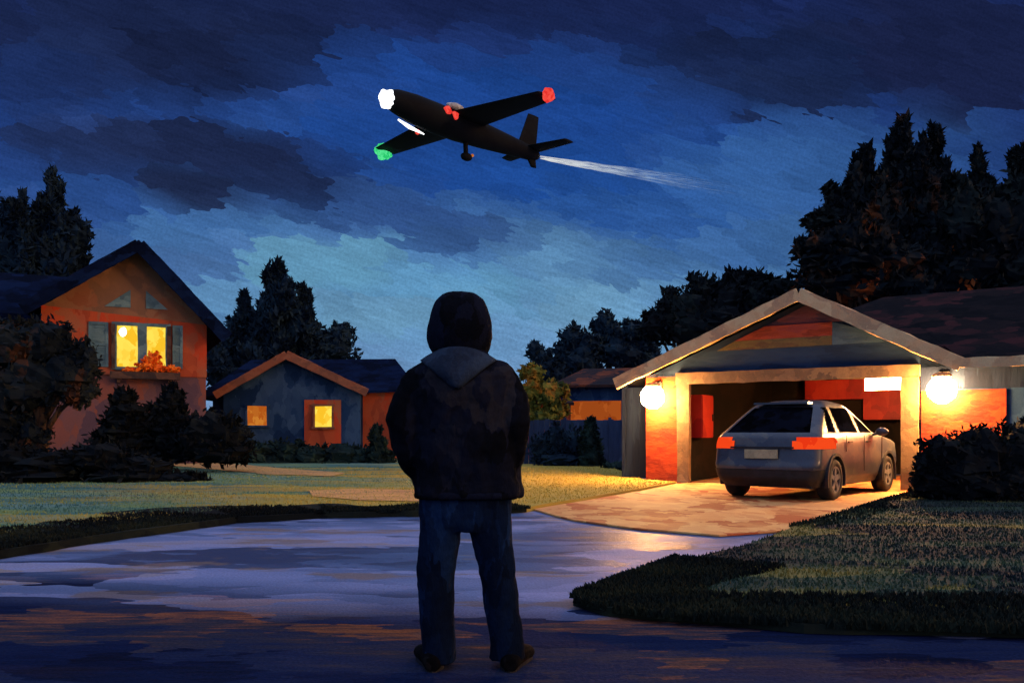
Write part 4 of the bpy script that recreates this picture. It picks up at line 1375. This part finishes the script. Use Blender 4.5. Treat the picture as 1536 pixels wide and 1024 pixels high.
def trail():
    m = bpy.data.materials.new('exhaust_trail')
    m.use_nodes = True
    N = NT(m.node_tree)
    N.n.remove(N.n['Principled BSDF'])
    cox = N.new('ShaderNodeTexCoord').outputs['Object']
    x, y, z = N.sep(cox)
    f = N.m('SUBTRACT', 1.0, N.m('DIVIDE', N.m('MULTIPLY', x, -1.0), 88.0), clamp=True)
    nz = N.noise(N.v('MULTIPLY', cox, (0.25, 4, 4)), 1.0, 3, 0.7)
    al = N.m('MULTIPLY', N.m('MULTIPLY', N.m('POWER', f, 2.6), 0.7), N.smooth(nz, 0.38, 0.68))
    em = N.new('ShaderNodeEmission')
    N.l.new(N.ramp(f, [(0.0, lin(96, 130, 180)), (0.7, lin(150, 172, 200)), (1.0, lin(232, 232, 226))]), em.inputs[0])
    tr_ = N.new('ShaderNodeBsdfTransparent')
    mx = N.new('ShaderNodeMixShader')
    N.l.new(al, mx.inputs[0])
    N.l.new(tr_.outputs[0], mx.inputs[1])
    N.l.new(em.outputs[0], mx.inputs[2])
    N.l.new(mx.outputs[0], N.n['Material Output'].inputs[0])
    mb = MB()
    random.seed(3)
    for i in range(30):
        a = random.uniform(0, 2 * math.pi)
        r0 = random.random() ** 0.5
        L = random.uniform(14, 88)
        x0 = -random.random() * 3
        pts, rad = [], []
        for k in range(9):
            g = k / 8
            sp = 0.3 + 1.3 * g
            xx = x0 - L * g
            pts.append((xx, r0 * sp * math.cos(a) + 0.2 * noise.noise(Vector((xx * .2, i, 0))), r0 * sp * math.sin(a) + 0.2 * noise.noise(Vector((xx * .2, i, 5)))))
            rad.append(0.045 + 0.03 * math.sin(math.pi * g))
        mb.tube(pts, rad, 5)
    o = mb.build('exhaust_trail', m)
    o.location = PC + HD * -14.6 + Vector((0, 0, 0.0))
    o.rotation_euler = (0, math.radians(7.5), ang)
    o.visible_shadow = True
    return tag(o, 'thin pale exhaust streak trailing from the tail of the aircraft', 'exhaust trail', kind='stuff')


trail()

# ------------------------------------------------------------------ person
PX_M = 320.0
pd = F / PX_M
pr = thing('person', 'person in a dark hooded jacket and jeans standing with hands in pockets, back turned', 'person', ((700 - 768) / PX_M, pd, 0.0), 0)


def q2(px, py, y=0.0):                    # place on the figure: photo pixel to local metres
    return Vector(((px - 700) / PX_M, y, CH + (HZ - py) / PX_M))


def ell(cx, cy, z, hx, hy, n=28, p=2.3):
    out = []
    for k in range(n):
        a = 2 * math.pi * k / n
        c, s = math.cos(a), math.sin(a)
        out.append((cx + hx * math.copysign(abs(c) ** (2 / p), c), cy + hy * math.copysign(abs(s) ** (2 / p), s), z))
    return out


def skin_up(o, vox, it=4, disp=0.0, dscale=0.12, seed=0):
    m = o.modifiers.new('remesh', 'REMESH')
    m.mode = 'VOXEL'
    m.voxel_size = vox
    m.use_smooth_shade = True
    if it:
        s = o.modifiers.new('smooth', 'SMOOTH')
        s.factor = 0.5
        s.iterations = it
    if disp:
        t = bpy.data.textures.new('folds%d' % seed, 'CLOUDS')
        t.noise_scale = dscale
        t.noise_depth = 2
        d = o.modifiers.new('folds', 'DISPLACE')
        d.texture = t
        d.strength = disp
        d.mid_level = 0.5
        d.texture_coords = 'LOCAL'
    return o


# body (head, neck, trunk, arms with hands in the pockets, legs): one mesh
bd = MB()
bd.ball((-0.035, 0.03, 1.60), (0.072, 0.092, 0.112), 20, 14)              # skull
bd.ball((-0.035, 0.075, 1.545), (0.05, 0.055, 0.06), 14, 10)             # jaw
bd.ball((-0.035, 0.125, 1.59), (0.012, 0.02, 0.025), 8, 6)               # nose
for s in (-1, 1):
    bd.ball((-0.035 + s * 0.074, 0.03, 1.59), (0.012, 0.022, 0.032), 8, 6)  # ears
    bd.ball((-0.035 + s * 0.03, 0.112, 1.61), (0.014, 0.01, 0.008), 8, 6)   # eyes
bd.ball((-0.035, 0.122, 1.548), (0.024, 0.012, 0.008), 8, 6)             # mouth
bd.tube([(-0.03, 0.01, 1.38), (-0.035, 0.02, 1.53)], [0.062, 0.056], 14)
bd.rings([ell(0, 0, 0.78, 0.15, 0.10), ell(0, 0, 0.95, 0.145, 0.10), ell(0, 0, 1.2, 0.165, 0.105), ell(0, 0, 1.36, 0.17, 0.09), ell(0, 0, 1.42, 0.09, 0.07)])
for s in (-1, 1):
    bd.tube([(s * 0.15, 0, 1.34), (s * 0.245 - 0.015, -0.02, 1.10), (s * 0.215, 0.07, 0.93)], [0.045, 0.036, 0.027], 12)
    bd.tube([(s * 0.10, 0, 0.82), (s * 0.13 + 0.01, 0.01, 0.46), (s * 0.165 + 0.02, 0, 0.09)], [0.085, 0.058, 0.042], 12)
    bd.tube([(s * 0.165 + 0.02, -0.03, 0.05), (s * 0.19 + 0.02, 0.12, 0.04)], [0.035, 0.03], 10)
    # palm and fingers inside the pocket
    bd.ball((s * 0.21, 0.115, 0.90), (0.022, 0.038, 0.045), 12, 8)
    for k in range(4):
        L = (0.062, 0.072, 0.068, 0.052)[k]
        p0 = Vector((s * 0.20, 0.142 - k * 0.018, 0.872))
        p1 = p0 + Vector((-s * 0.008, 0.012, -L * 0.55))
        p2 = p1 + Vector((-s * 0.018, 0.004, -L * 0.42))
        bd.tube([p0, p1, p2], [0.009, 0.0085, 0.007], 8)
    bd.tube([(s * 0.21, 0.145, 0.92), (s * 0.20, 0.172, 0.895), (s * 0.19, 0.18, 0.868)], [0.011, 0.010, 0.008], 8)
skin_up(bd.build('body', M['skin'], pr, True), 0.008, 2)

# jacket: trunk and sleeves
jk = MB()
prof_j = [(745, 622, 778, .128), (735, 622, 780, .132), (700, 625, 776, .132), (660, 624, 774, .135), (620, 621, 772, .14), (585, 613, 772, .14), (562, 615, 768, .128), (548, 630, 752, .112), (538, 645, 740, .10), (526, 655, 728, .09)]
rs = []
for (py, xl, xr_, hy) in prof_j:
    a, b = q2(xl, py), q2(xr_, py)
    rs.append(ell((a.x + b.x) / 2, -0.005, a.z, (b.x - a.x) / 2, hy, 32, 2.5))
jk.rings(rs)
for s, sh_, el, el2, wr in ((-1, (627, 570), (606, 632), (612, 672), (634, 716)), (1, (758, 568), (770, 630), (767, 670), (756, 716))):
    a, b, b2, c = q2(*sh_), q2(*el, -0.035), q2(*el2, 0.01), q2(*wr, 0.085)
    a2 = a.lerp(b, 0.5) + Vector((s * 0.006, 0, 0))
    jk.tube([a + Vector((-s * 0.075, 0, 0.03)), a + Vector((-s * 0.02, 0, 0.0)), a2, b, b2, b2.lerp(c, 0.5), c], [0.075, 0.082, 0.082, 0.080, 0.076, 0.071, 0.066], 20)
for s, x0, x1 in ((-1, 617, 640), (1, 762, 786)):                        # flared pocket flaps at the hem
    a = q2((x0 + x1) / 2, 728)
    jk.rings([ell(a.x, 0.05, CH + (HZ - 746) / PX_M, 0.036, 0.08, 14), ell(a.x, 0.06, CH + (HZ - 715) / PX_M, 0.030, 0.07, 14), ell(a.x, 0.06, CH + (HZ - 690) / PX_M, 0.018, 0.05, 14)])
jo = skin_up(jk.build('jacket', M['jacket'], pr, True), 0.009, 4, 0.034, 0.10, 1)
# hem band and centre seam
hb = MB()
rs = []
for (py, g) in ((747, -0.01), (746, 0.002), (737, 0.003), (735, -0.01)):
    a, b = q2(622, py), q2(778, py)
    rs.append(ell((a.x + b.x) / 2, -0.005, a.z, (b.x - a.x) / 2 + g, .130 + g, 40, 2.5))
skin_up(hb.rings(rs).build('hem_band', M['hood'], pr, True), 0.008, 2, 0.008, 0.07, 2)
# hood over the head: open at the front
hm = MB()
hp = [(440, 676, 702, .02, .0), (443, 668, 713, .05, .0), (452, 657, 724, .085, .0), (468, 649, 730, .112, .0), (488, 644, 734, .125, .005), (506, 642, 735, .128, .01), (522, 648, 731, .12, .015), (532, 655, 726, .105, .015), (545, 650, 734, .10, .01)]
n = 40
rows = []
for (py, xl, xr_, hy, cy) in hp:
    a, b = q2(xl, py), q2(xr_, py)
    ring = []
    for k in range(n):
        t = math.radians(-240 + 300 * k / (n - 1))      # leaves the face open
        c, s_ = math.cos(t), math.sin(t)
        ring.append(((a.x + b.x) / 2 + (b.x - a.x) / 2 * math.copysign(abs(c) ** 0.9, c), cy + 0.02 + hy * math.copysign(abs(s_) ** 0.9, s_), a.z))
    rows.append(ring)
vs = [p for r_ in rows for p in r_]
fs = []
for i in range(len(rows) - 1):
    for k in range(n - 1):
        a = i * n + k
        fs.append((a, a + 1, a + n + 1, a + n))
fs.append(tuple(range(n)))
hm.add(vs, fs)
ho = hm.build('hood', M['hood'], pr, True)
s_ = ho.modifiers.new('sub', 'SUBSURF')
s_.levels = s_.render_levels = 2
sd = ho.modifiers.new('thick', 'SOLIDIFY')
sd.thickness = 0.012
t = bpy.data.textures.new('hoodfolds', 'CLOUDS')
t.noise_scale = 0.07
dm = ho.modifiers.new('folds', 'DISPLACE')
dm.texture = t
dm.strength = 0.014
dm.texture_coords = 'LOCAL'
# the hood's fold lying on the back: a V of paler cloth
ym = MB()
top_l, top_r, tip = (630, 545), (748, 541), (686, 584)
nu, nv = 26, 10
grid = []
for j in range(nv + 1):
    g = j / nv
    for i in range(nu + 1):
        f = i / nu
        xl = 633 + (tip[0] - 633) * g ** 1.0
        xr_ = 744 + (tip[0] + 4 - 744) * g ** 1.0
        px = xl + (xr_ - xl) * f
        ytop = 524 + 19 * abs(2 * f - 1) ** 2.0
        py = ytop + (tip[1] - 524 - 19 * abs(2 * f - 1) ** 2) * g
        P_ = q2(px, py)
        # lie on the jacket's back
        kk = np.interp(py, [526, 538, 548, 562, 585, 620], [.09, .10, .112, .128, .14, .14])
        ww = np.interp(py, [526, 538, 548, 562, 585, 620], [.114, .148, .19, .239, .248, .25])
        xx = min(0.96, abs(P_.x + 0.02) / ww)
        yy = -0.005 - kk * (1 - xx ** 2.5) ** (1 / 2.5) - 0.004 - (0.012 + 0.012 * math.sin(g * math.pi)) * (1 - abs(2 * f - 1) ** 3)
        grid.append((P_.x, yy, P_.z))
fs = []
for j in range(nv):
    for i in range(nu):
        a = j * (nu + 1) + i
        fs.append((a, a + 1, a + nu + 2, a + nu + 1))
ym.add(grid, fs)
yo = ym.build('hood_fold', M['yoke'], pr, True)
sd = yo.modifiers.new('thick', 'SOLIDIFY')
sd.thickness = 0.018
sd.offset = 0
# trousers
tm = MB()
rs = []
for (py, xl, xr_, hy) in ((735, 630, 768, .108), (750, 629, 768, .112), (770, 628, 769, .115), (786, 630, 769, .108), (796, 640, 760, .09)):
    a, b = q2(xl, py), q2(xr_, py)
    rs.append(ell((a.x + b.x) / 2, 0, a.z, (b.x - a.x) / 2, hy, 28, 2.5))
tm.rings(rs)
for rows_ in ([(776, 629, 692, .10), (800, 629, 692, .097), (830, 628, 687, .09), (860, 627, 682, .083), (890, 627, 681, .08), (920, 629, 681, .078), (945, 631, 682, .078), (968, 634, 684, .082), (990, 633, 686, .088)],
              [(776, 702, 769, .10), (800, 705, 769, .097), (830, 712, 773, .09), (850, 717, 775, .085), (880, 722, 775, .08), (910, 727, 779, .078), (940, 731, 783, .078), (965, 735, 784, .082), (988, 734, 787, .088)]):
    rs = []
    for (py, xl, xr_, hy) in rows_:
        a, b = q2(xl, py), q2(xr_, py)
        rs.append(ell((a.x + b.x) / 2, 0.0, a.z, (b.x - a.x) / 2, hy, 22, 2.3))
    tm.rings(rs)
skin_up(tm.build('trousers', M['jeans'], pr, True), 0.009, 3, 0.026, 0.12, 3)


def shoe(px, py, toe_dx):
    mb = MB()
    a = q2(px, py)
    x = a.x
    path = [(-0.10, 0.0, 0.034, 0.036), (-0.07, 0.0, 0.048, 0.046), (0.0, 0.2, 0.052, 0.052), (0.07, 0.5, 0.054, 0.048), (0.13, 0.8, 0.052, 0.040), (0.18, 1.0, 0.036, 0.030)]
    rs = []
    for (yy, g, hx, hz) in path:
        cx = x + toe_dx * g
        rs.append([(cx + hx * math.cos(2 * math.pi * k / 18), yy, max(0.004, hz + hz * math.sin(2 * math.pi * k / 18))) for k in range(18)])
    mb.rings(rs)
    mb.ball((x, -0.02, 0.075), (0.045, 0.055, 0.05), 14, 10)
    o = skin_up(mb.build('shoe', M['shoe'], pr, True), 0.008, 2)
    sl = MB()
    rs = []
    for z in (0.0, 0.022):
        ring = []
        for k in range(24):
            t_ = 2 * math.pi * k / 24
            yy = 0.05 + 0.148 * math.sin(t_)
            g = max(0, yy / 0.18)
            ring.append((x + toe_dx * g + 0.053 * math.cos(t_), yy, z))
        rs.append(ring)
    sl.rings(rs).build('sole', M['car_black'], o)


shoe(651, 990, -0.075)
shoe(765, 990, 0.085)

# ------------------------------------------------------------------ render settings
SC.view_settings.view_transform = 'Standard'
SC.view_settings.look = 'None'
SC.view_settings.exposure = 0.0
SC.view_settings.gamma = 1.0
SC.render.engine = 'CYCLES'
SC.cycles.use_light_tree = True
SC.cycles.use_adaptive_sampling = True
SC.cycles.adaptive_threshold = 0.03
SC.cycles.use_denoising = True
SC.cycles.max_bounces = 4
SC.cycles.transparent_max_bounces = 24
SC.cycles.sample_clamp_indirect = 4.0
SC.cycles.caustics_reflective = False
SC.cycles.caustics_refractive = False
